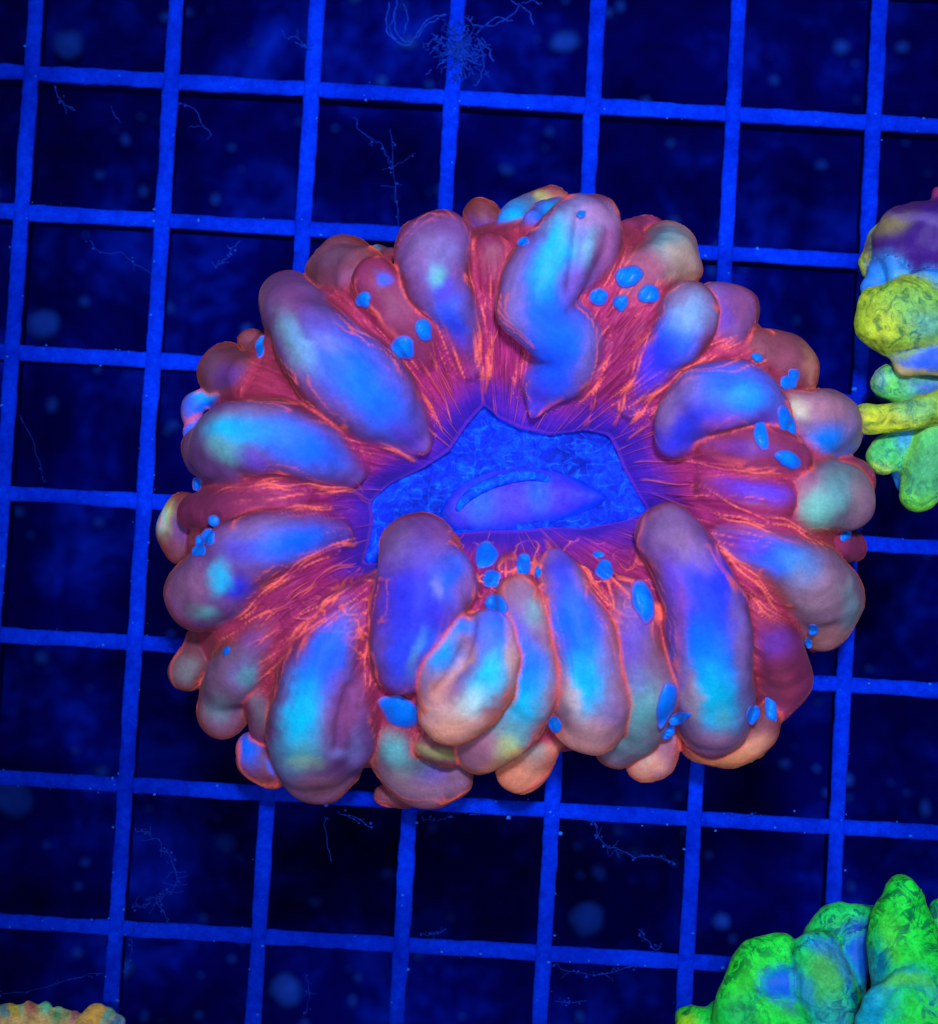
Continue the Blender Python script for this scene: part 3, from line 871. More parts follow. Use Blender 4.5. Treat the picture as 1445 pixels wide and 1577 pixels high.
L_([(538, 925, 20, 2), (520, 970, 34, 8), (497, 1030, 52, 16), (482, 1090, 64, 20), (482, 1140, 66, 14), (495, 1182, 52, 0), (503, 1200, 38, -10)],
   [(505, 1000, 26, 72, 18, 'B', .95), (480, 1060, 34, 50, 14, (10, 100, 255), .85), (462, 1115, 28, 58, 6, 'C', 1), (463, 1160, 22, 18, 0, 'T', .7), (470, 1175, 22, 12, 0, 'Y', .35), (520, 1160, 18, 8, 0, 'L', .7), (548, 1150, 12, 26, 0, 'L', .5), (525, 1090, 26, 40, 10, (170, 80, 130), .5), (500, 1215, 44, 18, 0, 'N', .35)], more=([(545, 1040, 18, 6), (540, 1100, 30, 10), (538, 1150, 34, 6), (533, 1185, 28, -6)],), grooves=[([(540, 1060), (525, 1110), (522, 1150)], 10, 6)])
L_([(602, 1125, 26, 0), (615, 1165, 42, 4), (650, 1192, 48, -6), (692, 1196, 36, -14)],
   [(608, 1150, 20, 36, -14, 'T', .95), (640, 1185, 24, 20, 0, 'T', .4), (665, 1190, 24, 14, -30, 'P', .45), (625, 1205, 40, 16, 20, (175, 125, 140), .5)], pal=TAN)
L_([(655, 1140, 28, 6), (685, 1158, 26, 0)], [(680, 1160, 30, 8, 10, 'Y', .4)], pal=BRN)
L_([(590, 1222, 16, -60), (625, 1228, 16, -60)], pal=BRN)
L_([(636, 838, 50, 26), (652, 880, 66, 34), (648, 930, 66, 34), (630, 985, 54, 32), (618, 1022, 42, 22)],
   [(640, 930, 46, 72, 8, 'D', .92), (700, 885, 30, 38, -20, 'B', .85), (612, 1010, 22, 40, 5, (30, 70, 235), .85), (675, 905, 9, 14, -10, 'L', .9), (610, 835, 22, 26, 0, 'W', .5), (650, 855, 34, 22, 10, (120, 95, 190), .55), (662, 990, 26, 20, 0, 'B', .6), (640, 1000, 8, 30, 20, 'T', .4), (690, 830, 24, 20, 30, (160, 85, 135), .4), (720, 905, 14, 34, 10, (165, 95, 130), .6)], fz=0.85, more=([(690, 884, 44, 40), (698, 902, 38, 36)],))
L_([(797, 915, 27, 26), (813, 960, 36, 30), (822, 1015, 40, 30), (812, 1068, 46, 26), (785, 1112, 50, 18), (752, 1142, 46, 6), (738, 1152, 40, 0)],
   [(805, 1000, 22, 56, -8, (70, 95, 225), .75), (822, 940, 14, 24, -20, 'T', .6), (806, 1068, 28, 48, 14, 'C', 1), (812, 1030, 24, 36, 0, 'B', .8), (786, 1132, 22, 22, 20, 'T', .8), (780, 1155, 16, 20, 20, 'Y', .8), (795, 1165, 10, 12, 30, (250, 190, 90), .5), (750, 1150, 24, 24, 0, (190, 120, 150), .5), (770, 1180, 36, 10, -20, 'N', .7), (800, 910, 24, 20, 0, 'W', .4)], pal=WRM)
L_([(838, 1140, 26, 0), (815, 1165, 38, -6), (803, 1180, 40, -12)], [(822, 1150, 14, 30, 15, 'T', .5), (800, 1190, 36, 24, 0, 'N', .6)], pal=((240, 120, 85), (235, 125, 95), (220, 130, 115)))
L_([(755, 975, 37, 56), (758, 1018, 44, 60), (738, 1062, 50, 56), (706, 1092, 50, 50), (688, 1094, 46, 44)],
   [(768, 965, 30, 34, 0, 'B', .95), (752, 1000, 20, 44, 10, (70, 110, 235), .8), (748, 1050, 24, 46, 30, 'C', .95), (722, 1085, 30, 18, -35, (190, 230, 225), .8), (705, 1050, 12, 40, 40, (110, 95, 180), .6), (700, 1030, 8, 34, 45, 'O', .8), (680, 1100, 30, 30, 0, (225, 170, 150), .6), (700, 1125, 50, 18, -15, 'O', .6), (790, 1010, 10, 50, 0, 'O', .5), (692, 958, 34, 13, 10, (0, 120, 255), .95), (678, 1006, 24, 34, 15, (20, 150, 255), 1), (655, 1045, 12, 26, 0, 'W', .7), (678, 1058, 14, 24, 40, 'N', .5)], pal=WRM, more=([(674, 1072, 32, 48), (670, 1030, 32, 56), (682, 992, 32, 56), (702, 972, 28, 56), (722, 975, 24, 54)], [(690, 1005, 30, 50), (708, 1030, 28, 50), (690, 1060, 28, 48)]), grooves=[([(726, 955), (722, 985), (710, 1015), (692, 1045), (672, 1066)], 9, 6)], warp=4)
L_([(858, 862, 20, 8), (872, 915, 36, 18), (893, 968, 43, 24), (908, 1022, 51, 24), (916, 1074, 58, 18), (910, 1106, 54, 6)],
   [(868, 895, 20, 50, -8, (45, 65, 225), .9), (895, 985, 34, 66, -12, 'B', .95), (880, 950, 26, 40, -10, 'B', .8), (905, 1062, 28, 44, -5, 'C', 1), (915, 1035, 22, 40, 0, (20, 150, 255), .6), (880, 1075, 12, 26, -20, 'O', .5), (935, 1100, 24, 26, 0, (130, 90, 170), .5), (900, 1135, 40, 26, 0, (215, 155, 150), .7), (940, 1050, 14, 50, 0, (150, 105, 160), .4)], pal=WRM)
L_([(970, 918, 22, 4), (975, 960, 32, 8), (985, 1010, 40, 10), (990, 1060, 47, 6), (980, 1108, 46, -2), (955, 1140, 42, -14)],
   [(975, 980, 20, 56, -5, (90, 70, 200), .75), (988, 1090, 30, 36, 20, 'T', .85), (960, 1140, 36, 26, 0, 'T', .5), (985, 1050, 20, 20, 0, 'L', .6)], pal=TAN)
L_([(1018, 1140, 28, 0), (1006, 1168, 34, -10), (990, 1172, 28, -16)], [(1000, 1180, 24, 18, 0, 'O', .7), (985, 1168, 18, 12, 0, 'T', .4)], pal=WRM)
L_([(1085, 1138, 38, -4), (1125, 1150, 35, -10), (1165, 1128, 30, -8), (1182, 1095, 22, 0)], [(1150, 1150, 30, 14, -20, 'O', .7), (1120, 1170, 40, 14, 0, (215, 140, 90), .7)], pal=BRN)
L_([(1028, 822, 46, 26), (1048, 866, 56, 34), (1078, 918, 60, 38), (1093, 978, 64, 40), (1102, 1038, 60, 32), (1105, 1085, 54, 20), (1102, 1114, 52, 6)],
   [(1092, 895, 44, 48, 20, 'D', .92), (1088, 960, 42, 62, 5, (25, 65, 240), .95), (1080, 1010, 40, 50, 0, 'B', .95), (1095, 1050, 40, 50, -10, (10, 140, 255), .85), (1100, 1080, 28, 40, -12, 'C', 1), (1110, 1104, 10, 16, -10, 'T', .6), (1030, 815, 34, 28, 20, 'W', .55), (1070, 850, 30, 20, 40, (160, 120, 150), .5), (1045, 900, 12, 36, -30, 'P', .7), (1140, 980, 12, 80, -6, 'W', .5), (1065, 1070, 12, 40, -10, 'N', .6), (1100, 1145, 46, 16, 0, (190, 130, 165), .6), (1050, 970, 12, 60, 0, (150, 70, 130), .6)], fz=0.85)
L_([(1168, 950, 22, 2), (1195, 1000, 38, 2), (1208, 1050, 38, -8), (1195, 1088, 24, -14)], [(1195, 990, 24, 22, 0, 'P', .5), (1205, 1060, 20, 30, 0, (170, 65, 95), .6)], pal=RED)
L_([(1118, 828, 14, 2), (1160, 845, 27, 8), (1208, 866, 43, 14), (1252, 898, 56, 14), (1270, 930, 56, 4), (1262, 950, 46, -4)],
   [(1180, 848, 62, 26, 18, 'B', .95), (1150, 838, 36, 14, 15, (30, 50, 235), .8), (1235, 875, 28, 22, 30, (60, 150, 220), .75), (1265, 915, 40, 40, 0, (172, 135, 155), .6), (1310, 935, 14, 40, 0, 'T', .5), (1270, 980, 36, 16, 0, 'N', .4)], pal=TAN)
L_([(1258, 968, 22, -6), (1250, 988, 18, -12)], pal=RED)
L_([(1280, 838, 26, -6), (1310, 842, 24, -12)], pal=RED)
L_([(1285, 735, 32, 0), (1318, 742, 30, 0), (1318, 765, 28, -2)], pal=RED)
L_([(1092, 748, 12, 0), (1150, 758, 26, 0), (1200, 768, 28, 0)], [(1165, 757, 52, 15, 8, (45, 60, 235), .85)], pal=RED)
L_([(1252, 768, 44, 24), (1285, 766, 50, 22), (1304, 768, 42, 12)],
   [(1262, 785, 26, 28, 0, (110, 195, 175), .85), (1295, 755, 26, 34, 0, 'T', .7), (1240, 745, 20, 20, 0, (160, 90, 130), .6), (1325, 775, 14, 30, 0, (190, 145, 160), .5)], pal=TAN)
L_([(1175, 545, 34, 8), (1215, 562, 42, 6), (1226, 582, 34, 0)], [(1215, 560, 24, 20, 0, (170, 90, 120), .5), (1245, 560, 10, 24, 0, 'O', .4)], pal=BRN)
L_([(1092, 682, 24, 4), (1140, 684, 36, 6), (1190, 694, 38, 4), (1225, 710, 26, 0)], [(1150, 690, 40, 10, 5, 'P', .4)], pal=RED)
L_([(1040, 672, 32, 16), (1054, 640, 43, 28), (1090, 618, 54, 34), (1130, 610, 52, 34), (1166, 616, 42, 24), (1188, 640, 32, 14)],
   [(1128, 602, 62, 34, 5, 'B', .95), (1150, 610, 26, 16, 0, (30, 150, 250), .8), (1045, 672, 40, 22, -30, 'D', .9), (1080, 650, 36, 26, 0, (45, 60, 220), .75), (1115, 655, 22, 14, -15, (150, 80, 190), .7), (1060, 590, 24, 24, 0, 'W', .4), (1030, 630, 16, 30, 10, 'W', .5), (1180, 660, 20, 30, 0, 'P', .5)])
L_([(1230, 640, 34, 18), (1265, 652, 52, 22), (1282, 658, 50, 16)], [(1278, 684, 36, 30, 0, (8, 130, 255), 1), (1230, 628, 14, 12, 0, (195, 205, 170), .9), (1268, 625, 40, 18, 10, (190, 130, 150), .6), (1310, 650, 12, 34, 0, 'W', .6)], pal=TAN)
L_([(1098, 478, 44, 22), (1122, 478, 44, 16), (1118, 505, 34, 10)], [(1105, 485, 22, 34, 0, 'P', .5), (1085, 455, 24, 18, 0, 'W', .5), (1140, 470, 16, 30, 0, (150, 80, 115), .5)])
L_([(1064, 478, 44, 28), (1050, 510, 44, 24), (1022, 552, 30, 10), (992, 592, 16, 0), (970, 630, 9, -6)],
   [(1042, 520, 28, 36, 15, 'B', .9), (1005, 568, 24, 50, 38, (35, 55, 245), .95), (1062, 478, 28, 30, 0, (120, 165, 210), .85), (1040, 455, 20, 14, 0, 'W', .4)])
L_([(965, 356, 18, -4), (995, 348, 17, 0), (1012, 350, 16, 0)], pal=RED)
L_([(1026, 386, 46, 18), (1028, 402, 44, 16), (995, 420, 34, 8), (975, 440, 22, 0)],
   [(1034, 368, 12, 12, 0, 'C', .9), (1036, 378, 26, 26, 0, 'T', .7), (1050, 400, 24, 40, 0, (205, 165, 140), .7), (1000, 410, 24, 24, 0, (175, 80, 110), .6)], pal=TAN)
L_([(900, 348, 46, 34), (868, 382, 54, 44), (836, 430, 60, 50), (824, 475, 56, 50), (852, 502, 54, 44), (880, 528, 48, 34), (868, 566, 40, 20), (842, 594, 28, 6), (828, 622, 15, -4), (822, 645, 9, -8)],
   [(838, 450, 42, 70, 12, 'B', .95), (862, 382, 22, 52, 22, 'C', 1), (852, 410, 26, 40, 22, (10, 150, 255), .75), (868, 525, 46, 48, 0, 'B', .95), (850, 580, 30, 36, 25, (5, 85, 255), .9), (890, 350, 18, 26, 30, 'L', .6), (885, 440, 16, 34, 0, (130, 80, 170), .6), (795, 450, 16, 60, 5, 'W', .55), (915, 330, 34, 18, 0, (185, 140, 195), .7), (910, 378, 11, 26, 15, (120, 190, 225), .7), (938, 380, 16, 30, 0, (165, 95, 145), .6), (910, 540, 12, 40, 15, 'W', .4), (825, 620, 16, 26, 0, (60, 45, 200), .8)], grooves=[([(895, 325), (888, 380), (882, 440)], 10, 10)], more=([(912, 345, 46, 32), (925, 380, 36, 24), (900, 420, 24, 12)],), warp=6)
# small stubs on the near rim
L_([(784, 862, 11, 12), (784, 876, 12, 10)], pal=RED)
L_([(850, 890, 8, 4), (845, 930, 9, 4), (850, 960, 8, 2)], pal=RED)

SKIN.finish()

# --- flat blue blisters on the lobes (px, py, half-width, half-height, turn)
BLIS = [(621, 535, 20, 21, 0), (653, 506, 14, 18, -30), (560, 462, 13, 12, -30), (401, 533, 8, 17, 10), (969, 425, 20, 17, -10), (999, 452, 19, 14, 0), (922, 457, 17, 16, 20),
        (956, 467, 12, 13, 0), (1213, 655, 12, 32, -18), (1172, 670, 11, 25, -10), (1214, 708, 21, 15, 20), (1214, 592, 13, 14, 0), (1222, 578, 9, 11, 0), (1167, 551, 10, 7, 10),
        (750, 853, 18, 24, 0), (756, 890, 16, 14, 15), (764, 933, 20, 17, 30), (806, 870, 11, 18, 0), (829, 881, 6, 9, 0), (931, 878, 13, 16, -10), (921, 854, 9, 6, 10), (991, 925, 17, 33, -6),
        (1028, 1083, 14, 36, 15), (855, 1116, 11, 13, 0), (614, 1094, 34, 26, 28), (1046, 1106, 18, 9, -20), (1030, 1128, 14, 8, -45),
        (1188, 1096, 10, 33, -4), (1160, 1100, 10, 16, 10), (1253, 970, 9, 10, 0), (1245, 990, 6, 9, 0), (1303, 825, 7, 12, 30),
        (330, 803, 10, 9, 0), (322, 826, 11, 13, 10), (306, 848, 11, 10, 0), (308, 832, 8, 9, 0), (304, 745, 7, 11, 0), (349, 1002, 5, 8, 20), (895, 330, 8, 6, 0), (806, 372, 9, 7, -30)]
allV = np.vstack([v for _, v, _, _ in REG]); allx = np.concatenate([x for _, _, x, _ in REG]); ally = np.concatenate([y for _, _, _, y in REG])
own = np.concatenate([np.full(len(v), q) for q, (_, v, _, _) in enumerate(REG)])

# the mantle can carry a blister too
mv_ = np.stack([Xb, Yb, Zb], -1)[::2, ::2].reshape(-1, 3)
mpx, mpy = proj(mv_[:, 0], mv_[:, 1], mv_[:, 2])
allV = np.vstack([allV, mv_]); allx = np.concatenate([allx, mpx]); ally = np.concatenate([ally, mpy]); own = np.concatenate([own, np.full(len(mv_), -1)])

nlat, nlon = 14, 26
la = np.linspace(-math.pi / 2, math.pi / 2, nlat); lo_ = np.linspace(0, 2 * math.pi, nlon, endpoint=False)
LA, LO = np.meshgrid(la, lo_, indexing='ij')
UNIT = np.stack([np.cos(LA) * np.cos(LO), np.cos(LA) * np.sin(LO), np.sin(LA)], -1).reshape(-1, 3)
i, j = np.meshgrid(np.arange(nlat - 1), np.arange(nlon), indexing='ij'); j2 = (j + 1) % nlon
FU = np.stack([i * nlon + j, i * nlon + j2, (i + 1) * nlon + j2, (i + 1) * nlon + j], -1).reshape(-1, 4)
for q, (px, py, a, b, ang) in enumerate(BLIS):
    near = np.nonzero((np.abs(allx - px) < 5) & (np.abs(ally - py) < 5))[0]
    if len(near) == 0: continue
    top = near[allV[near, 2].argmax()]
    ob = own[top]
    # a domed cap that follows the skin it sits on
    sel = np.nonzero((own == ob) & (np.abs(allx - px) < max(a, b) + 14) & (np.abs(ally - py) < max(a, b) + 14) & (allV[:, 2] > allV[top, 2] - 2.0 * max(a, b)))[0]
    nr_, na_ = 11, 30
    ur = np.concatenate([np.linspace(0.0, 0.85, nr_ - 4), [0.92, 0.97, 1.0, 1.02]])
    UA, AA = np.meshgrid(ur, np.linspace(0, 2 * math.pi, na_, endpoint=False), indexing='ij')
    UA = UA.ravel(); AA = AA.ravel()
    out_ = 1 + 0.22 * vnoise(np.cos(AA) * 1.4 + q * 5, np.sin(AA) * 1.4 + q)
    an = math.radians(ang)
    du, dv = UA * np.cos(AA) * a * out_, UA * np.sin(AA) * b * out_
    bpx = px + du * math.cos(an) - dv * math.sin(an); bpy_ = py + du * math.sin(an) + dv * math.cos(an)
    d2 = (bpx[:, None] - allx[sel][None]) ** 2 + (bpy_[:, None] - ally[sel][None]) ** 2
    kk = min(6, len(sel))
    nn_ = np.argpartition(d2, kk - 1, axis=1)[:, :kk]
    ww = 1 / (np.take_along_axis(d2, nn_, 1) + 4.0)
    zz = (allV[sel][:, 2][nn_] * ww).sum(1) / ww.sum(1)
    zlim = np.median(zz) - 0.9 * max(a, b)
    zz = np.maximum(zz, zlim)
    dome = (0.5 * min(a, b) + 2.0) * np.sqrt(np.clip(1 - UA ** 2.6, 0, 1)) + 0.6
    zz = zz + np.where(UA > 1.01, -5.0, dome)
    bx_, by_ = unproj(bpx, bpy_, zz)
    Vv = np.column_stack([bx_, by_, zz])
    cen = sstep(0.35, 0.95, UA)[:, None]
    rim = sstep(0.80, 1.0, UA)[:, None]
    cc = alb((0, 122, 255)) * (1 + 0.22 * vnoise(UA * np.cos(AA) * 1.5 + q, UA * np.sin(AA) * 1.5))[:, None]
    cc = cc * (1 - 0.6 * cen) + alb((8, 92, 250)) * 0.6 * cen
    cc = cc * (1 - 0.7 * rim) + alb((130, 90, 150) if q % 3 else (190, 80, 110)) * 0.7 * rim
    ii_, jj_ = np.meshgrid(np.arange(nr_ - 1), np.arange(na_), indexing='ij'); jn = (jj_ + 1) % na_
    FC = np.stack([ii_ * na_ + jj_, (ii_ + 1) * na_ + jj_, (ii_ + 1) * na_ + jn, ii_ * na_ + jn], -1).reshape(-1, 4)[:, ::-1]
    par = REG[ob][0] if ob >= 0 else coral
    make_mesh("blister", Vv, FC, M_BLISTER, par, np.clip(cc, 0.001, 0.95))

# ------------------------------------------------------------------ neighbours
def flat(z0):
    return lambda x, y: (np.full(np.shape(x), float(z0)), np.full(np.shape(x), 0.5))

def plug(parent, pts, name="skeleton", ztop=150):
    """lumpy stony base standing on the grid"""
    P = np.array(pts, float); c = P.mean(0)
    n = 64
    t = np.linspace(0, 2 * math.pi, n, endpoint=False)
    d = P - c
    tt = np.arctan2(-(d[:, 1]), d[:, 0]); o = np.argsort(tt)
    r = np.interp(t, tt[o], np.hypot(d[:, 0], d[:, 1])[o], period=2 * math.pi)
    x0, y0 = [float(v) for v in unproj(c[0], c[1], 0)]
    V = []; nz = 10
    for q in range(nz):
        u_ = q / (nz - 1)
        rr_ = r * (0.82 + 0.16 * math.sin(u_ * 3.0)) * (1 - 0.9 * max(0, u_ - 0.8) * 5 * 0.95)
        rr_ = rr_ + 4 * vnoise(t * 5, t * 0 + q)
        V.append(np.column_stack([x0 + rr_ * np.cos(t), y0 + rr_ * np.sin(t), np.full(n, 0.5 + ztop * u_)]))
    V = np.vstack(V)
    i, j = np.meshgrid(np.arange(nz - 1), np.arange(n), indexing='ij'); j2 = (j + 1) % n
    F = np.stack([i * n + j, i * n + j2, (i + 1) * n + j2, (i + 1) * n + j], -1).reshape(-1, 4)
    return make_mesh(name, V, F, M_STONE, parent)

# yellow-green coral on the right edge
ex, ey = [float(v) for v in unproj(1440, 560, 0)]
ycor = empty("puffy_coral", ex, ey, 0, "yellow-green puffy coral with a purple dome, cut by the right edge", "coral", "corals on the grid")
plug(ycor, [(1375, 340), (1440, 320), (1520, 360), (1560, 540), (1530, 700), (1440, 760), (1385, 700), (1370, 560), (1365, 430)], ztop=110)
YG = ((140, 160, 35), (160, 190, 40), (140, 195, 65))
GR = ((120, 170, 60), (110, 200, 70), (90, 205, 110))
PU = ((90, 35, 100), (66, 28, 105), (58, 26, 120))
BL = ((30, 90, 190), (30, 120, 220), (50, 150, 235))
YS = Skin(ycor, 3.2, 17.0)
Yl = lambda sp, pt=(), pal=YG, z=120, m=M_YELLOW: YS.add(sp, pt, pal, m, zabs=z, warp=12, noise=4.5)
Yl([(1398, 372, 54, 10), (1440, 372, 62, 20), (1500, 400, 60, 20)], [(1375, 345, 30, 14, -15, (150, 140, 70), .7), (1420, 335, 40, 8, 5, (110, 90, 170), .7), (1430, 400, 40, 30, 0, (70, 30, 130), .7)], PU, 130, M_TISSUE)
Yl([(1350, 375, 24, 0), (1338, 400, 20, -5), (1334, 420, 14, -10)], [(1340, 395, 12, 26, 20, (160, 160, 60), .9), (1350, 372, 20, 12, -30, (110, 60, 120), .6)], YG, 120)
Yl([(1360, 410, 22, 12), (1352, 440, 24, 12), (1340, 475, 16, 4), (1330, 510, 12, 0)], [(1355, 430, 30, 40, 0, (45, 130, 235), .9)], BL, 125, M_TISSUE)
Yl([(1382, 400, 20, 40), (1390, 430, 18, 40)], [], BL, 120, M_TISSUE)
Yl([(1376, 492, 54, 20), (1408, 487, 56, 26), (1440, 490, 46, 20)], [(1355, 505, 26, 36, 10, (190, 205, 50), .8), (1410, 470, 36, 22, 0, (120, 190, 90), .7), (1430, 500, 26, 20, 0, (60, 160, 170), .6), (1375, 535, 40, 10, 15, (110, 130, 40), .6)], YG, 160)
Yl([(1428, 440, 24, 30), (1460, 450, 30, 30)], [], BL, 150, M_TISSUE)
Yl([(1405, 553, 31, 0), (1432, 555, 29, 6), (1465, 560, 30, 6)], [(1425, 550, 30, 18, -10, (30, 90, 245), .95), (1400, 540, 18, 10, -20, (140, 170, 70), .7), (1410, 575, 36, 7, 12, (205, 185, 90), .8)], ((190, 160, 80), (150, 140, 90), (90, 120, 160)), 175, M_TISSUE)
Yl([(1368, 588, 31, 0), (1400, 598, 28, 0), (1440, 600, 24, -6)], [(1352, 578, 14, 16, 0, (130, 160, 190), .6), (1385, 595, 30, 18, 0, (100, 205, 90), .7), (1435, 600, 26, 16, 0, (60, 70, 200), .8)], GR, 140)
Yl([(1350, 612, 14, 0), (1370, 612, 16, 0), (1400, 612, 12, -6)], [], BL, 115, M_TISSUE)
Yl([(1342, 644, 26, 20), (1385, 640, 27, 28), (1425, 628, 25, 30), (1470, 612, 24, 30)], [(1365, 648, 40, 16, 0, (205, 210, 40), .9), (1410, 630, 30, 14, -15, (110, 190, 120), .7), (1330, 645, 8, 20, 0, (150, 130, 70), .7)], YG, 165)
Yl([(1362, 706, 30, 6), (1380, 690, 30, 6), (1405, 670, 26, 0)], [(1375, 690, 30, 26, -30, (70, 200, 110), .8), (1405, 672, 20, 20, 0, (40, 140, 240), .9), (1355, 725, 16, 12, 0, (180, 205, 70), .7)], GR, 135)
Yl([(1414, 764, 31, 0), (1424, 730, 37, 6), (1440, 690, 38, 10), (1465, 655, 36, 10)], [(1420, 775, 26, 16, 0, (110, 215, 50), .8), (1430, 720, 30, 40, 20, (60, 150, 110), .6)], GR, 150, M_GREEN)
Yl([(1385, 725, 14, 0), (1392, 748, 12, 0)], [], BL, 95, M_TISSUE)
Yl([(1446, 302, 20, 0), (1480, 320, 30, 0)], [], ((150, 50, 80), (130, 40, 90), (140, 50, 110)), 130, M_TISSUE)

# green coral at the lower right corner
ex, ey = [float(v) for v in unproj(1330, 1600, 0)]
gcor = empty("lumpy_coral", ex, ey, 0, "bright green lumpy coral with blue grooves in the lower right corner", "coral", "corals on the grid")
plug(gcor, [(1120, 1570), (1200, 1500), (1300, 1450), (1400, 1410), (1520, 1450), (1560, 1600), (1450, 1720), (1250, 1720), (1120, 1660)], ztop=110)
G1 = ((10, 170, 40), (25, 235, 60), (30, 252, 75))
G2 = ((10, 150, 70), (20, 215, 85), (30, 232, 110))
YS.finish()
GS = Skin(gcor, 3.2, 18.0)
Gl = lambda sp, pt=(), pal=G1, z=130, m=M_GREEN: GS.add(sp, pt, pal, m, zabs=z, warp=14, noise=5.0)
Gl([(1385, 1382, 38, 10), (1384, 1420, 46, 20), (1395, 1468, 58, 26), (1410, 1520, 70, 26), (1420, 1580, 80, 20)], [(1345, 1500, 20, 50, 20, (20, 160, 190), .8), (1375, 1450, 14, 40, -10, (80, 245, 45), .7), (1350, 1540, 30, 30, 0, (10, 170, 215), .8)], G1, 170)
Gl([(1340, 1412, 24, 0), (1300, 1420, 32, 4), (1262, 1446, 30, 2)], [(1320, 1430, 22, 12, -15, (20, 90, 190), .8)], G2, 115)
Gl([(1330, 1440, 26, 6), (1318, 1480, 26, 6), (1312, 1520, 22, 0), (1308, 1570, 24, 0)], [(1325, 1450, 60, 90, 0, (15, 105, 230), .95)], BL, 120, M_TISSUE)
Gl([(1254, 1468, 34, 10), (1268, 1508, 44, 16), (1288, 1550, 46, 14), (1300, 1600, 50, 10)], [(1270, 1460, 30, 12, 25, (20, 140, 240), .9), (1300, 1490, 12, 40, -15, (20, 140, 240), .8), (1238, 1520, 12, 40, -25, (30, 140, 220), .8), (1275, 1500, 24, 40, 0, (90, 175, 90), .6), (1290, 1570, 30, 30, 0, (10, 150, 190), .6)], G2, 135)
Gl([(1200, 1474, 28, 0), (1162, 1496, 40, 4), (1142, 1536, 38, 4), (1142, 1580, 44, 4)], [(1140, 1510, 24, 30, 20, (50, 250, 50), .8), (1150, 1560, 30, 30, 0, (30, 180, 110), .6)], G1, 125)
Gl([(1188, 1508, 18, 30), (1215, 1516, 20, 28), (1240, 1540, 18, 16)], [(1200, 1510, 50, 26, 15, (15, 110, 240), .95)], BL, 120, M_TISSUE)
Gl([(1200, 1560, 50, 6), (1235, 1590, 60, 6), (1180, 1610, 50, 0)], [(1230, 1550, 40, 12, 20, (20, 90, 130), .7)], G1, 110)
Gl([(1105, 1555, 18, 0), (1100, 1580, 20, 0)], [], G2, 90)
Gl([(1066, 1584, 32, 0), (1090, 1610, 40, 0)], [(1058, 1575, 16, 12, -10, (170, 235, 30), .9)], G1, 95)
Gl([(1338, 1572, 22, 40), (1348, 1535, 20, 60), (1382, 1512, 18, 70), (1420, 1515, 18, 70), (1436, 1540, 17, 60)], [(1390, 1508, 50, 12, 0, (90, 235, 60), .8), (1345, 1560, 20, 30, 0, (10, 190, 230), .9)], ((20, 150, 160), (20, 180, 190), (40, 205, 170)), 180)
Gl([(1405, 1550, 30, 50), (1425, 1570, 34, 50)], [(1410, 1545, 24, 16, 20, (90, 215, 60), .8), (1380, 1560, 14, 24, 0, (10, 170, 230), .9)], G2, 170)
Gl([(1448, 1400, 22, 0), (1460, 1440, 30, 0)], [], G2, 110)

GS.finish()

# ribbed coral at the lower left corner
ex, ey = [float(v) for v in unproj(60, 1680, 0)]
rcor = empty("ribbed_coral", ex, ey, 0, "small orange, yellow and green ribbed coral peeping in at the lower left corner", "coral", "corals on the grid")
plug(rcor, [(-60, 1600), (20, 1570), (110, 1580), (190, 1610), (220, 1700), (100, 1800), (-40, 1800), (-90, 1700)], ztop=70)
RS = Skin(rcor, 2.8, 4.0)
RIB = [(-14, 1562, 15, (120, 80, 130)), (4, 1556, 14, (60, 150, 150)), (20, 1550, 13, (225, 215, 60)), (34, 1553, 13, (60, 205, 150)), (48, 1550, 13, (205, 120, 110)), (58, 1554, 11, (70, 215, 130)), (72, 1553, 13, (50, 200, 150)),
       (90, 1560, 15, (110, 205, 140)), (104, 1566, 13, (130, 190, 130)), (116, 1566, 13, (170, 110, 130)), (128, 1572, 14, (140, 205, 110)), (148, 1564, 21, (240, 185, 80)), (166, 1566, 17, (70, 190, 170)), (182, 1574, 16, (60, 150, 190))]
for q, (px, py, r_, c) in enumerate(RIB):
    dx, dy = 60 - px, 1720 - py
    l_ = math.hypot(dx, dy); dx /= l_; dy /= l_
    base_c = [(235, 205, 90), (235, 170, 90), (225, 120, 100), (240, 215, 110)][q % 4]
    RS.add([(px, py, r_, 0), (px + dx * 26, py + dy * 26, r_ * 1.05, 22), (px + dx * 70, py + dy * 70, r_ * 1.1, 40), (px + dx * 110, py + dy * 110, r_, 46)],
               [(px, py - 2, r_ * 1.3, r_ * 1.1, 0, c, .9)], (base_c, base_c, (240, 200, 120)), M_SPECK, zabs=70, name="rib", noise=2.5, warp=6)

RS.finish()

# ------------------------------------------------------------------ debris on the tank floor and algae on the grid
def blob_mesh(x, y, z, r, seed, sq=0.7):
    n_ = vnoise(UNIT[:, 0] * 1.3 + seed, UNIT[:, 1] * 1.3, UNIT[:, 2] * 1.3 + seed)
    V = UNIT * (1 + 0.22 * n_)[:, None] * r
    V[:, 2] *= sq
    return V + [x, y, z]

PEB = [(105, 68, 24, "biggest pale round pebble seen through the grid at upper left"), (348, 1297, 17, "pale blue pebble lying just below the coral's lower left"),
       (18, 1228, 32, "soft blue lump under the grid at the left edge"), (440, 1525, 24, "blurred blue lump below the coral's left, near the bottom edge"), (66, 1020 - 520, 24, "blurred lump in the left cell beside the coral's upper left"),
       (905, 1415, 26, "wide blurred lump two cells below the coral"), (1112, 1420, 12, "small oval pebble left of the green coral")]
for q, (px, py, r_, lab) in enumerate(PEB):
    x, y = [float(v) for v in unproj(px, py, zf + 30)]
    o = make_mesh("pebble", blob_mesh(x, y, zf + 22, r_ * 1.28, q * 3.7), FU, M_DEBRIS)
    tag(o, lab, "pebble", "pebbles on the tank floor")

